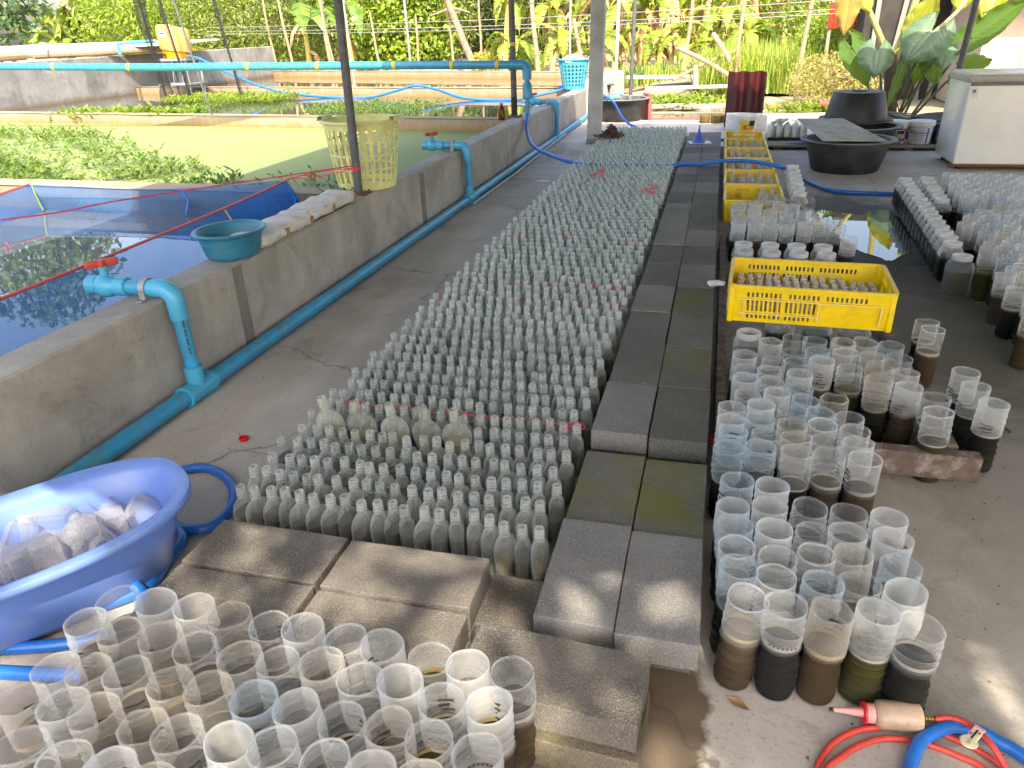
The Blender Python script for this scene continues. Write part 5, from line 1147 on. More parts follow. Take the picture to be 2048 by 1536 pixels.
for i in range(n+1):
    u = i/n; x = -.255+.51*u; y = .035*math.cos(u*2*PI*2.5); z1 = .735+.006*math.cos(u*2*PI*2.5)
    vs += [(x, y, .0), (x, y, z1), (x, y+.012, z1), (x, y+.012, .0)]
for i in range(n):
    o_ = 4*i; fs += [(o_, o_+4, o_+5, o_+1), (o_+1, o_+5, o_+6, o_+2), (o_+2, o_+6, o_+7, o_+3)]
b.add(vs, fs).build('sheet', 'maroon_sheet', t, 50); MB().box((0, .06, .36), (.46, .05, .04)).build('prop', 'wood_dark', t, 0)
jug = MB().lathe([(.062, 0), (.07, .008), (.07, .12), (.066, .135), (.07, .15), (.068, .19), (.05, .225), (.028, .245), (.026, .262), (.02, .262)], 18).mesh('plastic_jug', 'jar_warm', 45); jw = MB().lathe([(.06, .003), (.067, .01), (.067, .11)], 16, capt=True).mesh('liquid', 'murk_pale', 45)
for k, (x, y) in enumerate(((-.19, 12.05), (-.03, 12.02), (.11, 12.08), (-.10, 12.22), (.05, 12.25), (-.24, 12.23))):
    o = link('plastic_jug', jug, None, (x, y, 0)); o.scale = (1.1, 1.1, 1.0); tag(o, ['yellowish plastic jug, front left of the group by the maroon sheet', 'plastic jug, front middle of the group by the maroon sheet', 'plastic jug, front right touching the maroon sheet', 'plastic jug, rear middle of the group', 'plastic jug, rear right of the group', 'plastic jug, rear left of the group'][k], 'jug', 'plastic jugs left of the maroon sheet')
    if k < 3: link('liquid', jw, o)
t = empty('bottle_rack', (.83, 10.0, .0)); tag(t, 'dark tray packed with white water bottles behind the crates', 'tray')
MB().box((0, 0, .03), (.46, .36, .05)).box((0, -.18, .06), (.46, .012, .06)).box((0, .18, .06), (.46, .012, .06)).build('tray', 'ink_black', t, 0)
wb = MB().lathe([(.03, 0), (.043, .008), (.044, .22), (.03, .27), (.014, .29), (.014, .31)], 16, capt=True).mesh('water_bottle', 'white_plastic', 45)
for k in range(5):
    for j in range(2):
        o = link('water_bottle', wb, None, (.645+.092*k, 9.93+.11*j, .056)); o.scale = (1, 1, .62); tag(o, f'white bottle standing in the dark tray, {ORD[k]} from left, {["front", "rear"][j]} row', 'bottle', 'white bottles in the dark tray')
for k in range(2):
    o = MB().rbox((.70+.07*k, 9.96, .262), (.05, .36, .022), .004, rz=-.25).build('slat', 'board_grey'); tag(o, ['short grey slat on the white bottles, left of two', 'short grey slat on the white bottles, right of two'][k], 'slat')
t = empty('funnel', (-.187, 8.86, .166)); tag(t, 'blue plastic funnel upside down at the far end of the path', 'funnel')
MB().lathe([(.073, 0), (.075, .003), (.02, .105), (.012, .12), (.007, .178), (.005, .178), (.009, .12), (.017, .103), (.071, .003)], 28, capb=False).build('cone', 'funnel_blue', t)
MB().box((.01, .01, -.003), (.24, .2, .003), rz=.2).build('paper_mat', 'label_white', t, 0)
b = MB(); vs = []; nx, ny = 16, 8
for j in range(ny+1):
    for i in range(nx+1):
        u, v = i/nx, j/ny; vs.append((2.0+.95*u, 9.95+.5*v, .30+.03*math.sin(u*7+v*4)-.12*abs(v-.5)*abs(v-.5)-.15*max(0, u-.85)))
b.add(vs, [(j*(nx+1)+i, j*(nx+1)+i+1, (j+1)*(nx+1)+i+1, (j+1)*(nx+1)+i) for j in range(ny) for i in range(nx)]); tag(b.build('rubber_sheet', 'rubber_sheet', None, 50), 'dark rubber sheet draped behind the paint buckets', 'sheet')
MBs = MB().box((2.42, 10.2, .13), (.8, .4, .26)); tag(MBs.build('dark_box', 'rubber_sheet', None, 0), 'dark box under the rubber sheet', 'box')
o = MB().box((1.98, 9.9, .335), (.34, .07, .014), rot=Euler((.1, .15, -.5))).box((2.02, 9.95, .35), (.3, .05, .012), rot=Euler((0, .1, .3))).build('scrap_wood', 'wood_grey', None, 0); tag(o, 'splintered grey boards lying on the paint bucket lids', 'boards')
o = MB().lathe([(.05, 0), (.06, .004), (.052, .03), (.06, .05), (.05, .052)], 20, (.80, 6.52, 0)).build('clear_base', 'jar_warm'); tag(o, 'clear plastic base lying beside the puddle', 'lid')
o = MB().lathe([(.05, 0), (.055, .004), (.055, .02), (.04, .022)], 20, (.78, 6.75, 0)).build('clear_disc', 'jar_warm'); tag(o, 'flat clear plastic lid on the floor behind the puddle', 'lid')
# ---------------------------------------------------------------- orange tank on its stand, roof sheets on the tall wall
t = empty('orange_tank', (-10.62, 14.05, 1.03), .25); tag(t, 'orange plastic tank standing on a steel stand over the pond', 'tank')
MB().lathe([(.255, 0), (.262, .005), (.275, .19), (.27, .195)], 36, capt=True).build('lower_shell', 'drum_orange', t)
MB().lathe([(.295, .14), (.300, .15), (.31, .45), (.298, .54), (.24, .565), (.02, .57)], 36, wob=lambda i, a: (1, -.045*math.cos(a))).build('hood', 'drum_faded', t, 50)
MB().box((-.10, -.292, .43), (.13, .012, .09), rz=-.33).build('sticker', 'label_white', t, 0); MB().box((-.10, -.296, .445), (.10, .012, .03), rz=-.33).build('sticker_print', 'label_blue', t, 0)
for x, z in ((-.16, .07), (.25, .10)): MB().lathe([(.03, 0), (.03, .05), (.018, .052), (.018, .09)], 12, (x, -.24 if x < 0 else -.09, z), rot=Euler((PI/2, 0, .3 if x < 0 else 1.2)), capt=True).build('spigot', 'ink_black' if x < 0 else 'brass', t)
t = empty('tank_stand', (-10.62, 14.05, 0), .1); tag(t, 'grey steel tray and frame holding the orange tank', 'stand')
MB().box((0, 0, 1.005), (.66, .6, .045)).build('tray', 'steel_light', t, 0); MB().box((0, 0, .55), (.7, .62, .03)).build('shelf', 'steel_light', t, 0)
for sx in (-.3, .3):
    for sy in (-.26, .26): MB().tube([(sx, sy, -.1), (sx, sy, .985)], .02, 8).build('leg', 'steel_light', t)
for k in range(3): MB().box((-.2+.2*k, -.28, .77), (.012, .012, .42), rot=Euler((0, .12, 0))).build('brace', 'steel_light', t, 0)
MB().box((0, .30, .77), (.6, .012, .42)).build('back_plate', 'steel_light', t, 0)
t = empty('stacked_sheets', (0, 0, 0)); tag(t, 'pale sheet panels resting on bamboo over the tall grey wall', 'panels')
for k in range(3):
    f0, f1 = k/3, (k+1)/3-.004; A, B_, D, E_ = Vector((-19, 12.2, 1.19)), Vector((-11.5, 14.9, 1.285)), Vector((-11.9, 17.5, 1.34)), Vector((-20.5, 16.5, 1.36)); q = [A+(B_-A)*f0, A+(B_-A)*f1, E_+(D-E_)*f1, E_+(D-E_)*f0]
    MB().add(q+[p-Vector((0, 0, .03)) for p in q], [(0, 1, 2, 3), (7, 6, 5, 4), (0, 4, 5, 1), (1, 5, 6, 2), (2, 6, 7, 3), (3, 7, 4, 0)]).build('panel', 'label_white', t, 0)
for k, (a, c2, z) in enumerate((((-17, 12.0), (-13.0, 13.3), 1.17), ((-13.2, 13.1), (-11.6, 15.6), 1.17), ((-12.6, 9.5), (-12.7, 12.4), 1.16))): MB().tube([(*a, z), (*c2, z+.02)], .075, 10).build('bamboo_rail', 'bamboo', t)
t = empty('small_pipe', (0, 0, 0)); tag(t, 'light blue pipe stub on the wall left of the orange tank', 'pipe'); MB().tube(curve([(-12.1, 14.2, 1.12), (-12.1, 14.2, 1.30), (-12.0, 14.25, 1.33), (-11.4, 14.5, 1.35)], 6), .035, 10).build('run', 'pvc_joint', t)
# hanging black nets
for (x, y, dx, w, lb) in ((-10.95, 13.6, .08, .24, 'wide black net hanging left of the orange tank'), (-10.25, 13.2, .14, .08, 'bunched black net rope just left of the orange tank'), (-8.95, 13.0, .12, .05, 'thin dark net rope right of the orange tank')):
    m = MB(); vs = []; K = 8; n = 26; R = random.Random(int(w*1000))
    for i in range(n+1):
        z = 3.0-(2.68)*i/n; c_ = x+dx*(3.0-z)+.04*math.sin(z*3); ww = w*(.6+.5*abs(math.sin(z*1.9+1)))*(1 if z > .5 else 1.3)
        for k in range(K): a = 2*PI*k/K; vs.append((c_+ww/2*math.cos(a), y+ww*.25*math.sin(a)+R.uniform(-.01, .01), z))
    o = m.add(vs, [(i*K+k, i*K+(k+1) % K, (i+1)*K+(k+1) % K, (i+1)*K+k) for i in range(n) for k in range(K)]).build('hanging_net', 'hanging_net', None, 60); tag(o, lb, 'net')
    MB().tube([(x, y, 3.0), (x+dx*1.4, y, 1.6), (x+dx*2.68, y, .3)], .018, 6).build('cord', 'net_black', o)
# ---------------------------------------------------------------- scrap on the far ground
S = [('scrap_sheet', 'scrap_red', (1.15, 15.2, -.08), (1.6, .35, .03), .06, 'long red metal strip on the ground behind the maroon sheet'), ('scrap_sheet', 'scrap_red', (1.85, 13.5, .12), (.55, .35, .02), -.25, 'short red sheet scrap left of the upside-down tub'), ('scrap_sheet', 'scrap_red', (-.62, 12.62, -.02), (.9, .25, .05), .03, 'red sheet edge just beyond the floor near the jugs'),
 ('scrap_plank', 'scrap_grey', (-.35, 17.2, .12), (2.4, .35, .05), -.05, 'wide pale plank lying behind the jugs'), ('scrap_plank', 'scrap_grey', (-1.3, 18.4, .25), (1.6, .4, .06), .1, 'pale boat-like board left of the crossed poles'), ('scrap_plank', 'wood_grey', (-.2, 14.75, -.03), (1.9, .10, .08), -.12, 'grey plank edging the small pool'), ('scrap_plank', 'wood_grey', (-1.0, 14.8, -.03), (1.2, .09, .08), .2, 'old plank left of the small pool'), ('scrap_plank', 'scrap_grey', (1.6, 13.0, -.02), (2.0, .16, .1), -.04, 'pale log on the ground behind the white bottles'), ('scrap_plank', 'scrap_red', (-1.12, 12.75, .12), (.06, .5, .5), .3, 'pinkish board leaning beside the far black tub')]
for n_, mt, loc, sz, rz_, lb in S:
    o = MB().rbox((0, 0, 0), sz, min(sz)*.3).build(n_, mt); o.location = loc; o.rotation_euler = (random.uniform(-.06, .06), random.uniform(-.04, .04), rz_); tag(o, lb, 'scrap', 'scrap lying on the far ground')
for a, c2, r, lb in (((-.95, 18.0, .85), (.3, 17.2, .25), .05, 'pale log leaning across the fallen poles'), ((.25, 18.6, .75), (-1.0, 17.4, .25), .035, 'thin grey branch crossing the pale log'), ((-.25, 18.4, 1.1), (.3, 17.6, .35), .055, 'brown stake leaning behind the maroon sheet'), ((-.55, 17.6, .5), (-.5, 17.3, .0), .06, 'short forked stump below the crossed poles')):
    tag(MB().tube(curve([a, ((Vector(a)+Vector(c2))/2+Vector((0, 0, .03))), c2], 4), r, 8).build('fallen_pole', 'bamboo'), lb, 'pole')
# wires strung across the back
for k, (z0, z1) in enumerate(((1.62, 1.72), (1.52, 1.55), (1.45, 1.47))):
    pts = [(-14+18.6*i/14, 20-3.0*i/14, z0+(z1-z0)*i/14-.12*math.sin(PI*i/14)) for i in range(15)]
    tag(MB().tube(pts, .0065, 5).build('wire', 'steel_light'), ['highest white line strung across the background', 'middle white line strung across the background', 'lowest white line strung across the background'][k], 'wire')
# house and sheds at the right
t = empty('house', (4.0, 14.5, -.1)); tag(t, 'pinkish cream house corner behind the big leaves', 'house')
MB().box((2.3, 1.2, .85), (4.6, 2.4, 1.7)).build('wall', 'house_wall', t, 0); MB().box((2.55, -.012, .60), (3.9, .02, .55)).build('cream_panel', 'house_cream', t, 0)
MB().box((2.2, 1.1, 1.86), (5.2, 3.2, .06), rot=Euler((.08, 0, 0))).build('roof', 'scrap_grey', t, 0); MB().box((2.3, -.03, 1.62), (4.6, .04, .10)).build('eave_board', 'wood_grey', t, 0)
for k in range(3): MB().box((.35+.5*k, -.02, .75), (.015, .01, 1.5)).build('wall_crack', 'ink_grey', t, 0) if k == 1 else None
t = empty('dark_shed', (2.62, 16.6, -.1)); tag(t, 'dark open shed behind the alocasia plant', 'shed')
MB().box((1.0, .8, 1.3), (2.2, 1.4, 2.6)).build('painted_interior_shade', 'dark_shed', t, 0)  # solid near-black box: the shed's inner shade painted as colour
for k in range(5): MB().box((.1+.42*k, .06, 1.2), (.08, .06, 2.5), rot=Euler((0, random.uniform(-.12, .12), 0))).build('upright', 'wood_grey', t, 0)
t = empty('red_shed', (1.98, 17.6, -.1)); tag(t, 'red corrugated panel beside the dark shed', 'panel')
b = MB(); n = 48; vs = []
for i in range(n+1): u = i/n; vs += [(.68*u, .02*math.cos(u*2*PI*9), 1.25), (.68*u, .02*math.cos(u*2*PI*9), 1.72)]
b.add(vs, [(2*i, 2*i+2, 2*i+3, 2*i+1) for i in range(n)]).build('sheet', 'shed_red', t, 60); MB().box((.05, .06, .9), (.06, .06, 1.9)).box((.63, .06, .9), (.06, .06, 1.9)).build('supports', 'wood_grey', t, 0)

# ---------------------------------------------------------------- vegetation
def leaf_cloud(name, mat, parent, n, center, radii, size, seed, droop=.3, shellf=.0, flat=None, aspect=.42, gaps=0):
    R = np.random.default_rng(seed); c = np.array(center); rad = np.array(radii)
    d = R.normal(size=(n*2, 3)); d /= np.linalg.norm(d, axis=1)[:, None]; rr = R.random(n*2)**(1/3); rr = shellf+(1-shellf)*rr
    p = c + d*rr[:, None]*rad
    # clumps: keep leaves near random lobes so light and dark clumps and gaps appear
    lobes = c + (R.normal(size=(max(6, n//160), 3))*.55)*rad
    dist = np.min(np.linalg.norm((p[:, None, :]-lobes[None])/rad, axis=2), axis=1); order = np.argsort(dist + R.random(n*2)*(.45 if gaps else .9)); p = p[order[:n]]; n = len(p)
    ax = R.normal(size=(n, 3)); ax[:, 2] -= droop*1.5; ax /= np.linalg.norm(ax, axis=1)[:, None]
    nr = R.normal(size=(n, 3)); nr[:, 2] += .8; nr[:, 1] -= .5; sd = np.cross(ax, nr); sd /= np.linalg.norm(sd, axis=1)[:, None]+1e-9; up_ = np.cross(sd, ax)
    L = size*(.6+.8*R.random(n))[:, None]; W = L*aspect
    a = p; b1 = p+ax*L*.45+sd*W*.5+up_*L*.08; b2 = p+ax*L*.45-sd*W*.5+up_*L*.08; e = p+ax*L-up_*L*.05
    V = np.stack([a, b1, e, b2], axis=1).reshape(-1, 3); me = bpy.data.meshes.new(name); F = np.arange(n*4).reshape(n, 4)
    me.from_pydata(V.tolist(), [], F.tolist()); me.materials.append(MATS[mat]); return link(name, me, parent)
def tree(name, label, loc, h, crown_c, crown_r, n, size, mat, seed, trunk_r=.12, tmat='trunk', cat='tree', aspect=.42, group='trees and shrubs in the background', gaps=0):
    t = empty(name, loc); tag(t, label, cat, group); R = random.Random(seed)
    tr = MB(); pts = [(.08*math.sin(k*1.3+seed)*k/4, .06*math.cos(k*1.7+seed)*k/4, h*k/5) for k in range(6)]; tr.tube(pts, [trunk_r*(1-.13*k) for k in range(6)], 8)
    for k in range(5):
        a = R.uniform(0, 6.28); z = h*R.uniform(.35, .9); s_ = Vector((0, 0, z)); e_ = Vector((crown_r[0]*.6*math.cos(a), crown_r[1]*.6*math.sin(a), min(z+R.uniform(.2, .8)*crown_r[2], crown_c[2]+crown_r[2]*.6))); tr.tube([s_, (s_+e_)/2+Vector((0, 0, .1)), e_], [trunk_r*.45, trunk_r*.3, trunk_r*.12], 6)
    tr.build('trunk', tmat, t); leaf_cloud('crown', mat, t, n, crown_c, crown_r, size, seed, gaps=gaps, aspect=aspect); return t
def strip_leaf(m, base, dir_, L, W, droop, R, segs=9, tear=.25, fold=.25, both=True):
    """a long leaf as lateral lobes along a drooping midrib"""
    d = Vector(dir_).normalized(); p = Vector(base); side = d.cross(Vector((0, 0, 1)));
    if side.length < .1: side = Vector((1, 0, 0))
    side.normalize(); st = L/segs; prev = p
    mid = [p.copy()]
    for k in range(segs):
        d = (d+Vector((0, 0, -droop/segs*(1+k*.25)))).normalized(); p = p+d*st; mid.append(p.copy())
    for k in range(segs):
        a, b_ = mid[k], mid[k+1]; t = (b_-a).normalized(); nrm = side.cross(t); u0, u1 = k/segs, (k+1)/segs
        w = lambda u: W*.5*max(.05, math.sin(PI*min(1, u*1.02+.06))**.6)
        for s_ in (-1, 1):
            tw = R.uniform(-tear, tear)*st; dz = -fold+R.uniform(-.25, .25)
            o0 = side*s_*w(u0)+nrm*dz*w(u0)+t*tw; o1 = side*s_*w(u1)*.98+nrm*dz*w(u1)+t*(tw-.06*st)
            m.add([a, b_, b_+o1, a+o0], [(0, 1, 2, 3) if s_ > 0 else (3, 2, 1, 0)])
    return mid
def banana(label, loc, h, nl, seed, L=1.3, W=.38, mat='leaf_banana', dry=10, sr=.10, group='banana plants in the background'):
    R = random.Random(seed); t = empty('banana_plant', loc); tag(t, label, 'banana plant', group); lean = R.uniform(-.08, .08)
    MB().tube([(lean*z, 0, z) for z in np.linspace(0, h, 5)], [sr, sr*.9, sr*.8, sr*.65, sr*.4], 10).build('stem', 'banana_stem', t)
    m = MB(); pm = MB()
    for k in range(nl):
        a = k*2.4+R.uniform(-.4, .4); el = R.uniform(.5, 1.5) if k < nl*.6 else R.uniform(-.1, .6); b0 = Vector((lean*h, 0, h*R.uniform(.82, 1.0))); d = Vector((math.cos(a), math.sin(a), el)).normalized(); e0 = b0+d*.25*L*.6; pm.tube([b0, e0], [sr*.35, sr*.18], 5)
        mid = strip_leaf(m, e0, d, L*R.uniform(.75, 1.15), W*R.uniform(.8, 1.15), R.uniform(.9, 2.0), R, 12, .35, R.uniform(.1, .5)); pm.tube([q+Vector((0, 0, -.006)) for q in mid[::3]], .010, 4)
    m.build('leaves', mat, t, 0); pm.build('midribs', 'leaf_yellow', t)
    if dry:
        m = MB()
        for k in range(dry):
            a = R.uniform(0, 6.28); z = h*R.uniform(.45, 1.0); strip_leaf(m, (lean*z+sr*.7*math.cos(a), sr*.7*math.sin(a), z), (.55*math.cos(a), .55*math.sin(a), R.uniform(-.8, .3)), R.uniform(.6, 1.3), .2, 2.2, R, 6, .5, .8)
        m.build('dry_leaves', 'dry_leaf', t, 0)
    return t
BN = [(-6.9, 25.5, 2.3, 8, 'green banana plant left of the grey roof post', 'leaf_banana', 5), (-5.2, 25.0, 2.0, 8, 'banana plant directly behind the grey roof post', 'leaf_banana', 6), (-4.1, 25.6, 2.6, 9, 'yellow banana plant with dry leaves right of the roof post', 'leaf_banana', 16), (-3.2, 24.6, 2.2, 9, 'banana plant with hanging dry leaves above the blue basket', 'leaf_banana', 18), (-2.5, 25.2, 1.9, 8, 'banana plant behind the thick square post, left side', 'leaf_banana', 12),
  (-1.5, 24.5, 2.3, 9, 'dry-leaved banana plant right of the square post', 'leaf_banana', 22), (-.6, 25.2, 2.0, 9, 'banana plant above the crossed poles', 'leaf_banana', 14), (-.1, 23.2, 1.5, 9, 'low bright banana plant behind the crossed poles', 'leaf_banana', 5), (.9, 24.8, 2.2, 9, 'banana plant right of the crossed poles', 'leaf_banana', 8), (1.7, 25.5, 2.4, 8, 'banana plant above the grass bank', 'leaf_banana', 8), (-12.4, 22.6, 1.9, 7, 'banana plant with long drooping leaves by the pond corner', 'leaf_banana_dark', 3), (-11.6, 24.0, 2.4, 8, 'dark banana plant above the drooping leaves', 'leaf_banana_dark', 3), (-2.0, 27.5, 2.6, 9, 'rear banana plant in the middle of the grove', 'leaf_banana', 16), (-4.8, 27.5, 2.6, 9, 'rear banana plant on the left of the grove', 'leaf_banana', 16), (.4, 27.8, 2.6, 9, 'rear banana plant on the right of the grove', 'leaf_banana', 14)]
BN += [(-5.9, 22.8, .9, 9, 'young low banana plant left of the thick pinkish pole', 'leaf_banana', 2), (-4.3, 22.6, 1.0, 9, 'young low banana plant right of the thick pinkish pole', 'leaf_banana', 3), (-3.5, 22.2, .8, 9, 'young banana plant behind the turquoise basket', 'leaf_banana', 3), (-1.7, 22.6, 1.0, 9, 'young banana plant over the spiky tufts', 'leaf_banana', 4), (-.9, 22.2, .8, 9, 'young banana plant above the pale leaning log', 'leaf_banana', 2), (.55, 22.4, 1.1, 9, 'young banana plant behind the tall bamboo pole', 'leaf_banana', 2), (1.3, 23.4, 1.3, 9, 'young banana plant above the tall grass', 'leaf_banana', 3)]
for k, (x, y, h, nl, lb, mt, dr) in enumerate(BN): banana(lb, (x, y, .0), h, nl, 20+k, 1.35 if k not in (10, 11) else 1.9, .36 if k not in (10, 11) else .5, mt, dr)
TR = [('leafy_tree', 'dark drooping bluish-leaved tree at the far left edge', (-18.3, 16.3, -.1), 4.0, (0, 0, 3.9), (2.5, 2.2, 2.9), 6500, .26, 'leaf_bluegreen', 1, .2),
 ('shrub', 'bright green leafy shrub at the left behind the pale panels', (-18.3, 22.5, -.1), 1.8, (0, 0, 1.7), (2.2, 1.5, 1.9), 5200, .17, 'leaf_vine', 2, .1), ('shrub', 'fine-leaved bush behind the hanging nets', (-15.3, 22.5, -.1), 1.9, (0, 0, 1.7), (2.3, 1.6, 1.9), 7000, .12, 'leaf_shrub', 3, .1), ('shrub', 'dense bush behind the orange tank', (-13.9, 23.6, -.1), 2.0, (0, 0, 1.9), (2.2, 1.6, 2.1), 6000, .14, 'leaf_shrub', 4, .1),
 ('creeper_wall', 'wall of bright green heart-leaved creeper between bamboo poles', (-11.2, 26.5, -.1), 2.4, (0, 0, 1.9), (2.4, 1.0, 2.6), 8500, .16, 'leaf_vine', 5, .12), ('shrub', 'yellowish feathery shrub right of the creeper wall', (-9.6, 27.0, -.1), 2.4, (0, 0, 2.2), (1.4, 1.2, 2.1), 4200, .15, 'leaf_shrub', 6, .1),
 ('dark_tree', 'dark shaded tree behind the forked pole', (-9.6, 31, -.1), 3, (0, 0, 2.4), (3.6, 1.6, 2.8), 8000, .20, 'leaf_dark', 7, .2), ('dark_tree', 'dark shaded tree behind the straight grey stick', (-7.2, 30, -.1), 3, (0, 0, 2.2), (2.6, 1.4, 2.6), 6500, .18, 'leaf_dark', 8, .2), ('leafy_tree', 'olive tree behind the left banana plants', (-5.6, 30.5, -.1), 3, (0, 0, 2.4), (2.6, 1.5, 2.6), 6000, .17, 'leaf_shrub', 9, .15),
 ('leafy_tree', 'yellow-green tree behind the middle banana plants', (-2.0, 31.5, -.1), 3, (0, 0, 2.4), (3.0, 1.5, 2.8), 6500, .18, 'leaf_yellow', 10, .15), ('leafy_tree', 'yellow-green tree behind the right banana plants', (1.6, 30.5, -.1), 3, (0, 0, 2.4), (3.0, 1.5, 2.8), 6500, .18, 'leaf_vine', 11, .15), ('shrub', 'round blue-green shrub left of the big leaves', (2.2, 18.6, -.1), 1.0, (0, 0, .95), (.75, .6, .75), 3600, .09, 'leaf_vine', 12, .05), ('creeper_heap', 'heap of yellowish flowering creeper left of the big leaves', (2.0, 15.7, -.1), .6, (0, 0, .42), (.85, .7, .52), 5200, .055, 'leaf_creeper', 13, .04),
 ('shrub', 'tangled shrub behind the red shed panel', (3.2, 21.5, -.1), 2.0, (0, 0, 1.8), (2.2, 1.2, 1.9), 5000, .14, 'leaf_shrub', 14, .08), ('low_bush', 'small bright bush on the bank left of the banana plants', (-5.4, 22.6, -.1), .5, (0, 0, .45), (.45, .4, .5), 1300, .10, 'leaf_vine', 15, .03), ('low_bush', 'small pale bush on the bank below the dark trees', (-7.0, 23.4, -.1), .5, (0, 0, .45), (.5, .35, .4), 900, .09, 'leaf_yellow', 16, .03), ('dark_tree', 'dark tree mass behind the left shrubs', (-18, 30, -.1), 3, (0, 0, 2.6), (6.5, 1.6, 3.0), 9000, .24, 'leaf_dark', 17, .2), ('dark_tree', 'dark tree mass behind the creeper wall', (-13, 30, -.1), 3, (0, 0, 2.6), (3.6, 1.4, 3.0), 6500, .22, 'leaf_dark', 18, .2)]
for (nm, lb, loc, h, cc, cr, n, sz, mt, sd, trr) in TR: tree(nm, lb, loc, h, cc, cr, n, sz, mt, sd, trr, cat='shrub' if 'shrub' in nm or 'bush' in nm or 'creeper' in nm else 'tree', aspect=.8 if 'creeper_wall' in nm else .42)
o = tree('shade_tree', 'leafy tree behind the viewer casting dappled shade', (1.6, -4.6, -.1), 4.6, (0, .7, 5.0), (3.6, 1.9, 1.1), 3600, .26, 'dapple_leaf', 31, .14, gaps=1)
fw_ = leaf_cloud('far_wood', 'leaf_shrub', None, 15000, (-9, 38, 2.0), (30, 1.2, 3.0), .75, 41, aspect=.55); tag(fw_, 'far-off band of trees closing the view behind the banana grove', 'wood', None, 'stuff')
# small palm at the left
t = empty('small_palm', (-16.6, 21.2, .2)); tag(t, 'small palm with yellow feathery fronds at the left', 'palm'); R = random.Random(3); MB().tube([(0, 0, -.3), (0, 0, .6)], .07, 8).build('stem', 'trunk', t); m = MB()
for k in range(11):
    a = k*.6; d = Vector((math.cos(a), math.sin(a), 1.1)).normalized(); p = Vector((0, 0, .6)); pts = [p.copy()]
    for q in range(10): d = (d+Vector((0, 0, -.14))).normalized(); p = p+d*.15; pts.append(p.copy())
    m.tube(pts, .01, 4)
    for q in range(1, 11):
        for s_ in (-1, 1):
            tdir = (pts[q]-pts[q-1]).normalized(); sd = tdir.cross(Vector((0, 0, 1))).normalized()*s_
            for f in (0, .5):
                b0 = pts[q-1]+(pts[q]-pts[q-1])*f; e_ = b0+(sd*.8+tdir*.6+Vector((0, 0, -.25))).normalized()*.38; w = tdir*.022; m.quad(b0-w, b0+w, e_+w*.2, e_-w*.2)
m.build('fronds', 'leaf_yellow', t, 0)
# grass and water plants
def blades(name, label, mat, pts, hmin, hmax, w, seed, bend=.5, kind='stuff', cat='grass', parent=None):
    R = np.random.default_rng(seed); P_ = np.array(pts); n = len(P_); a = R.random(n)*2*PI; h = hmin+(hmax-hmin)*R.random(n); d = np.stack([np.cos(a), np.sin(a), np.zeros(n)], 1); s_ = np.stack([-np.sin(a), np.cos(a), np.zeros(n)], 1)*w
    up_ = np.array([0, 0, 1.0]); b_ = bend*R.random(n)[:, None]; m1 = P_+up_*h[:, None]*.55+d*h[:, None]*b_*.35; e = P_+up_*h[:, None]*(1-.35*b_)+d*h[:, None]*b_
    V = np.stack([P_-s_, P_+s_, m1+s_*.8, m1-s_*.8, e], 1).reshape(-1, 3); F = []
    for i in range(n): o_ = 5*i; F += [(o_, o_+1, o_+2, o_+3), (o_+3, o_+2, o_+4)]
    me = bpy.data.meshes.new(name); me.from_pydata(V.tolist(), [], F); me.materials.append(MATS[mat]); o = link(name, me, parent)
    if label: tag(o, label, cat, None, kind)
    return o
R = np.random.default_rng(9)
def scatter(n, fn, seed):
    R = np.random.default_rng(seed); out = []
    while len(out) < n:
        p = fn(R)
        if p is not None: out.append(p)
    return out
blades('bank_grass', 'tall light green grass on the bank behind the maroon sheet', 'leaf_grass', scatter(5200, lambda R: (lambda x, y: (x, y, -.05) if R.random() < 1.2-abs(x-1.0)/1.6 else None)(R.uniform(-.6, 2.8), R.uniform(17.4, 23.0)), 1), .35, 1.15, .016, 2, .7)
blades('bank_grass', 'patchy grass tufts on the pale bank left of the crossed poles', 'leaf_grass', scatter(900, lambda R: (R.normal(-1.75, .5), R.normal(20.3, .6), .0), 3), .2, .55, .014, 4, .7)
for k, (x, y, lb) in enumerate(((-2.05, 19.6, 'spiky green tuft at the left of the far bank'), (-1.45, 20.4, 'spiky green tuft in the middle of the far bank'), (-.7, 19.8, 'spiky green tuft right on the far bank'))): 
    o = blades('spiky_plant', lb, 'leaf_bluegreen', [(x+random.gauss(0, .06), y+random.gauss(0, .06), 0) for q in range(70)], .3, .65, .018, 60+k, 1.2, None, 'plant')
# water spinach mats: stems with leaves
def spinach(name, label, pts, seed, mat='leaf_water', hs=.10, ls=.05):
    R = np.random.default_rng(seed); n = len(pts); P_ = np.array(pts); V = []; F = []
    a = R.random(n)*2*PI; h = hs*(.3+R.random(n))
    for i in range(n):
        base = P_[i]; d = np.array([math.cos(a[i]), math.sin(a[i]), 0]); tip = base+np.array([0, 0, h[i]])+d*h[i]*.8
        for q in range(4):
            f = .35+.22*q; b0 = base+(tip-base)*f; aa = a[i]+2.2*q+R.random(); ld = np.array([math.cos(aa), math.sin(aa), .35+.3*R.random()]); sd = np.array([-math.sin(aa), math.cos(aa), 0]); L = ls*(.7+.7*R.random()); o_ = len(V)
            V += [b0, b0+ld*L*.5+sd*L*.2, b0+ld*L, b0+ld*L*.5-sd*L*.2]; F.append((o_, o_+1, o_+2, o_+3))
        o_ = len(V); w = np.array([-d[1], d[0], 0])*.003; V += [base-w, base+w, tip+w*.5, tip-w*.5]; F.append((o_, o_+1, o_+2, o_+3))
    me = bpy.data.meshes.new(name); me.from_pydata([tuple(v) for v in V], [], F); me.materials.append(MATS[mat]); tag(link(name, me), label, 'water plants', None, 'stuff')
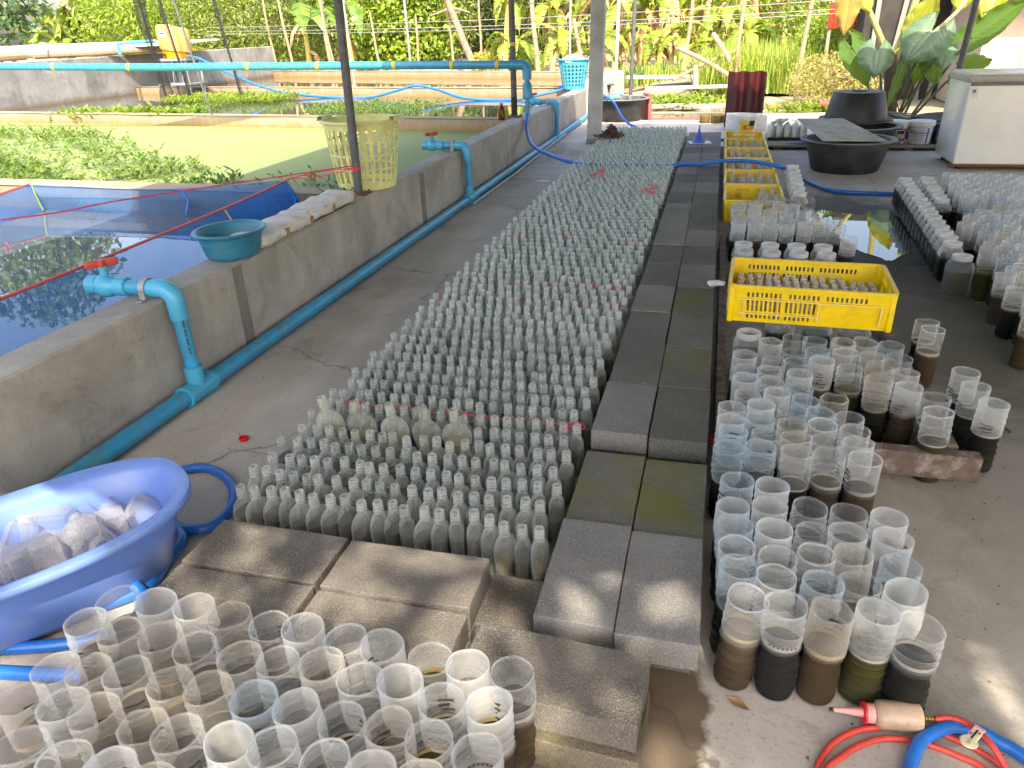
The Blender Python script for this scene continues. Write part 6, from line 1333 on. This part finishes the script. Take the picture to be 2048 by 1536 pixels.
def sp1(R):
    y = R.uniform(4.66, 8.4); x = R.uniform(-11.5, -2.8)
    edge = np.interp(y, [4.66, 5.0, 5.8, 6.4, 7.2, 8.4], [-3.75, -4.2, -5.0, -5.9, -7.0, -7.7]); t = (edge-x)/1.6+.5*math.sin(x*2.1+y*3)+.35*math.sin(x*5.3-y*4.1)
    dens = np.interp(y, [4.66, 5.2, 6.2, 7.5, 8.4], [1, .85, .42, .2, .16]); return (x, y, .302) if (R.random() < dens and R.random() < t) else None
spinach('water_spinach', 'dense green water spinach spreading over the duckweed pond', scatter(8500, sp1, 5), 6, 'leaf_water', .10, .062)
spinach('water_spinach', 'sparse water spinach sprigs by the yellow basket', scatter(60, lambda R: (R.uniform(-3.3, -2.5), R.uniform(4.75, 5.5), .302), 7), 8)
spinach('water_spinach', 'dark water spinach floating behind the second pond wall', scatter(650, lambda R: (lambda x, y: (x, y, .297) if math.sin(x*1.1)+math.sin(x*2.7+y)*.6 > -.1 else None)(R.uniform(-8.8, -4.2), R.uniform(10.4, 12.2)), 9), 10, 'leaf_water', .07, .06)
spinach('water_spinach', 'sunlit water spinach below the orange tank', scatter(900, lambda R: (R.uniform(-10.0, -7.6), R.uniform(12.3, 13.7), .297), 11), 12, 'leaf_hyacinth', .09, .07)
spinach('water_hyacinth', 'bright yellow-green floating plants along the second pond wall', scatter(420, lambda R: (R.uniform(-9.7, -7.3), R.normal(9.85, .14)+.0, .297), 13), 14, 'leaf_hyacinth', .12, .12)
for k, (x, y, lb) in enumerate(((-.9, 16.2, 'floating leafy plants in the small pool left'), (1.6, 14.2, 'floating leafy plants in the small pool right'), (-.6, 15.3, 'green floating plants by the pale plank'))): spinach('water_hyacinth', lb, [(x+random.gauss(0, .4), y+random.gauss(0, .22), -.10) for q in range(170)], 70+k, 'leaf_hyacinth', .10, .12)
# ---------------------------------------------------------------- the big-leaved alocasia
al = empty('alocasia', (2.30, 11.5, 0)); tag(al, 'giant elephant-ear plant with huge leaves beside the freezer', 'plant')
def big_leaf(tip, base, width, mat, face, curl=.12, lobe=.3, petiole_to=None, pr_=.014, seed=0, pm='petiole'):
    """arrow-shaped blade: base is where the petiole joins, tip the point; face is the side the blade looks to"""
    o0 = Vector(al.location); tip, base = Vector(tip)-o0, Vector(base)-o0; ax = tip-base; L = ax.length; ax.normalize(); f = Vector(face).normalized(); sd = ax.cross(f).normalized(); f = sd.cross(ax).normalized(); R = random.Random(seed)
    nL, nW = 26, 9; vs = []; uv = []; fs = []
    def halfw(u):   # u from -lobe to 1
        if u < 0: return (1-.55*(u/-lobe)**2)*.86 if u > -lobe else 0
        return max(0, 1-min(1, u)**1.9)**.85*(.86+.5*u*(1-u))
    b = MB()
    for s_ in (-1, 1):
        o_ = len(vs)
        for i in range(nL+1):
            u = -lobe+(1+lobe)*i/nL; hw = halfw(u)*width/2; inner = 0 if u >= 0 else width*.5*.30*(-u/lobe)**.7
            for j in range(nW+1):
                v = j/nW; y = inner+(hw-inner)*v if hw > inner else inner
                rip = .018*math.sin((u-.35*v)*9*2*PI)*v*(L/.7) + .03*math.sin(u*21+seed)*v**3
                z = -curl*L*(u if u > 0 else .4*u)**2 + .10*width*(v*(1-v))*2 - .06*width*v*v + rip*.5
                p = base+ax*(u*L)+sd*(s_*y)+f*z; vs.append(p); uv.append((u, v))
        for i in range(nL):
            for j in range(nW):
                q = (o_+i*(nW+1)+j, o_+i*(nW+1)+j+1, o_+(i+1)*(nW+1)+j+1, o_+(i+1)*(nW+1)+j); fs.append(q if s_ < 0 else q[::-1])
    me = bpy.data.meshes.new('leaf'); me.from_pydata([tuple(v) for v in vs], [], fs); me.polygons.foreach_set('use_smooth', [True]*len(me.polygons)); me.materials.append(MATS[mat])
    ul = me.uv_layers.new(name='UVMap')
    for lp in me.loops: ul.data[lp.index].uv = uv[lp.vertex_index]
    lf = link('leaf', me, al)
    if petiole_to is not None:
        e_ = Vector(petiole_to)-o0; mid = (base+e_)/2+Vector((0, 0, .08)); MB().tube(curve([base-f*.01, base*.75+e_*.25+Vector((0, -.02, .03)), mid-Vector((0, 0, .06)), e_], 5), [pr_*(.7+.6*k/15) for k in range(16)], 8).build('petiole', pm, al)
G = (2.28, 11.5, .45)
TO = lambda dx, z: (2.28+dx, 11.5, z)
big_leaf((1.86, 11.25, .53), (1.60, 11.3, 1.02), .42, 'alocasia_green', (-.5, .9, .35), .02, .36, TO(-.15, .1), seed=1)
big_leaf((1.86, 10.85, .70), (1.88, 11.1, .97), .50, 'alocasia_blue', (.1, -.75, .75), .05, .5, TO(-.1, .1), seed=2)
big_leaf((2.17, 10.75, .86), (2.45, 11.0, 1.18), .62, 'alocasia_blue', (-.1, -.8, .55), .05, .55, TO(.02, .35), .018, seed=3)
big_leaf((2.48, 11.2, 1.62), (2.30, 11.3, 1.18), .40, 'alocasia_yellow', (-.2, -.8, .4), .05, .25, None, seed=4)
big_leaf((3.42, 10.95, 1.50), (2.93, 11.1, 1.10), .40, 'alocasia_green', (.25, .75, -.35), .03, .35, TO(.2, .1), seed=5)
big_leaf((2.62, 10.9, .78), (2.66, 11.2, 1.0), .42, 'alocasia_blue', (.15, -.7, .8), .05, .5, TO(.08, .15), seed=6)
big_leaf((2.66, 11.2, .56), (2.60, 11.35, .85), .36, 'alocasia_green', (.1, -.9, .2), .03, .35, TO(.12, .1), seed=7)
big_leaf((2.42, 11.3, .55), (2.50, 11.4, .86), .26, 'alocasia_green', (-.3, -.9, .1), .03, .35, TO(.05, .1), seed=8)
big_leaf((1.47, 11.2, 1.15), (1.48, 11.3, 1.68), .36, 'alocasia_brown', (-.2, -.9, .3), .0, .25, None, seed=9)
big_leaf((1.75, 11.25, 1.40), (1.60, 11.35, 1.75), .34, 'alocasia_yellow', (.2, -.9, .3), .0, .25, None, seed=10)
big_leaf((2.98, 11.1, 1.30), (3.15, 11.3, 1.80), .55, 'alocasia_yellow', (.1, -.9, .3), .0, .25, None, seed=11)
big_leaf((2.72, 11.15, 1.38), (2.82, 11.3, 1.75), .40, 'alocasia_yellow', (.1, -.9, .3), .0, .25, None, seed=15)
big_leaf((3.24, 11.2, .84), (2.96, 11.3, .76), .34, 'alocasia_green', (-.1, -.8, .5), .02, .3, TO(.22, .1), seed=12)
big_leaf((2.85, 11.2, .45), (2.92, 11.35, .66), .22, 'alocasia_green', (.2, -.8, .3), .02, .3, None, seed=13)
big_leaf((2.08, 11.0, .26), (2.22, 11.15, .80), .20, 'alocasia_green', (-.8, -.5, .2), .02, .2, None, seed=14)
o0 = Vector(al.location)
MB().tube([Vector(p)-o0 for p in ((2.24, 11.5, 0), (2.22, 11.5, .3), (2.17, 11.48, .6), (2.12, 11.45, .9))], [.10, .085, .08, .07], 12).build('trunk', 'trunk_dark', al)
MB().tube([Vector(p)-o0 for p in curve([(2.10, 11.45, .85), (1.98, 11.4, 1.05), (1.78, 11.35, 1.38), (1.55, 11.32, 1.72)], 5)], [.05-.0016*k for k in range(16)], 10).build('petiole', 'petiole_pale', al)
MB().tube([Vector(p)-o0 for p in curve([(2.16, 11.5, .85), (2.25, 11.5, 1.2), (2.30, 11.5, 1.5), (2.32, 11.5, 1.9)], 5)], [.055-.0012*k for k in range(16)], 10).build('petiole', 'petiole_pale', al)
MB().tube([Vector(p)-o0 for p in curve([(2.45, 11.0, 1.15), (2.70, 11.1, 1.38), (2.86, 11.2, 1.6), (3.05, 11.3, 1.8)], 5)], .022, 8).build('petiole', 'petiole_pale', al)
m = MB()
for k in range(14):
    a = random.uniform(0, 6.28); z = random.uniform(.1, .8); m.tube(curve([(-.08+.08*math.cos(a), .08*math.sin(a), z), (-.09+.14*math.cos(a), .12*math.sin(a), z-.1), (-.06+.12*math.cos(a), .1*math.sin(a), max(0, z-.3))], 4), .008, 5)
m.build('aerial_roots', 'trunk_dark', al)

# ---------------------------------------------------------------- fallen leaves and grit on the floor
R = random.Random(21)
for k, (x, y, a, lb) in enumerate(((.155, 1.27, -.5, 'dry brown leaf on the floor before the front jars'), (.62, 1.30, .3, 'dark shrivelled leaf on the floor right of the front jars'), (1.04, 3.05, .8, 'small dark leaf on the damp floor by the wooden frame'), (1.12, 2.75, 2.0, 'tiny twig-like leaf on the floor right of the frame'))):
    m = MB(); vs = []
    for i in range(7):
        u = i/6; w = .011*math.sin(PI*min(1, u+.06))*(1+.3*R.random()); vs += [(-.025+.05*u, w, .004+.006*R.random()), (-.025+.05*u, 0, .003), (-.025+.05*u, -w, .004+.006*R.random())]
    m.add(vs, [f for i in range(6) for f in ((3*i, 3*i+3, 3*i+4, 3*i+1), (3*i+1, 3*i+4, 3*i+5, 3*i+2))]); o = m.build('fallen_leaf', 'tape_brown' if k == 0 else 'debris', None, 60); o.location = (x, y, 0); o.rotation_euler = (0, 0, a); tag(o, lb, 'leaf', 'leaves fallen on the floor')
m = MB()
for q in range(420):
    x, y = (R.uniform(-2.0, -1.35), R.uniform(1.9, 9)) if q < 170 else (R.uniform(.0, 1.3), R.uniform(1.0, 3.4)); s_ = R.uniform(.0012, .0035); m.add([(x-s_, y-s_, .0005), (x+s_, y-s_, .0005), (x+s_*.8, y+s_, .0005), (x-s_, y+s_*.7, .0005), (x, y, .0005+s_)], [(0, 1, 4), (1, 2, 4), (2, 3, 4), (3, 0, 4)])
tag(m.build('floor_grit', 'debris', None, 0), 'grit and crumbs scattered over the concrete floor', 'grit', None, 'stuff')
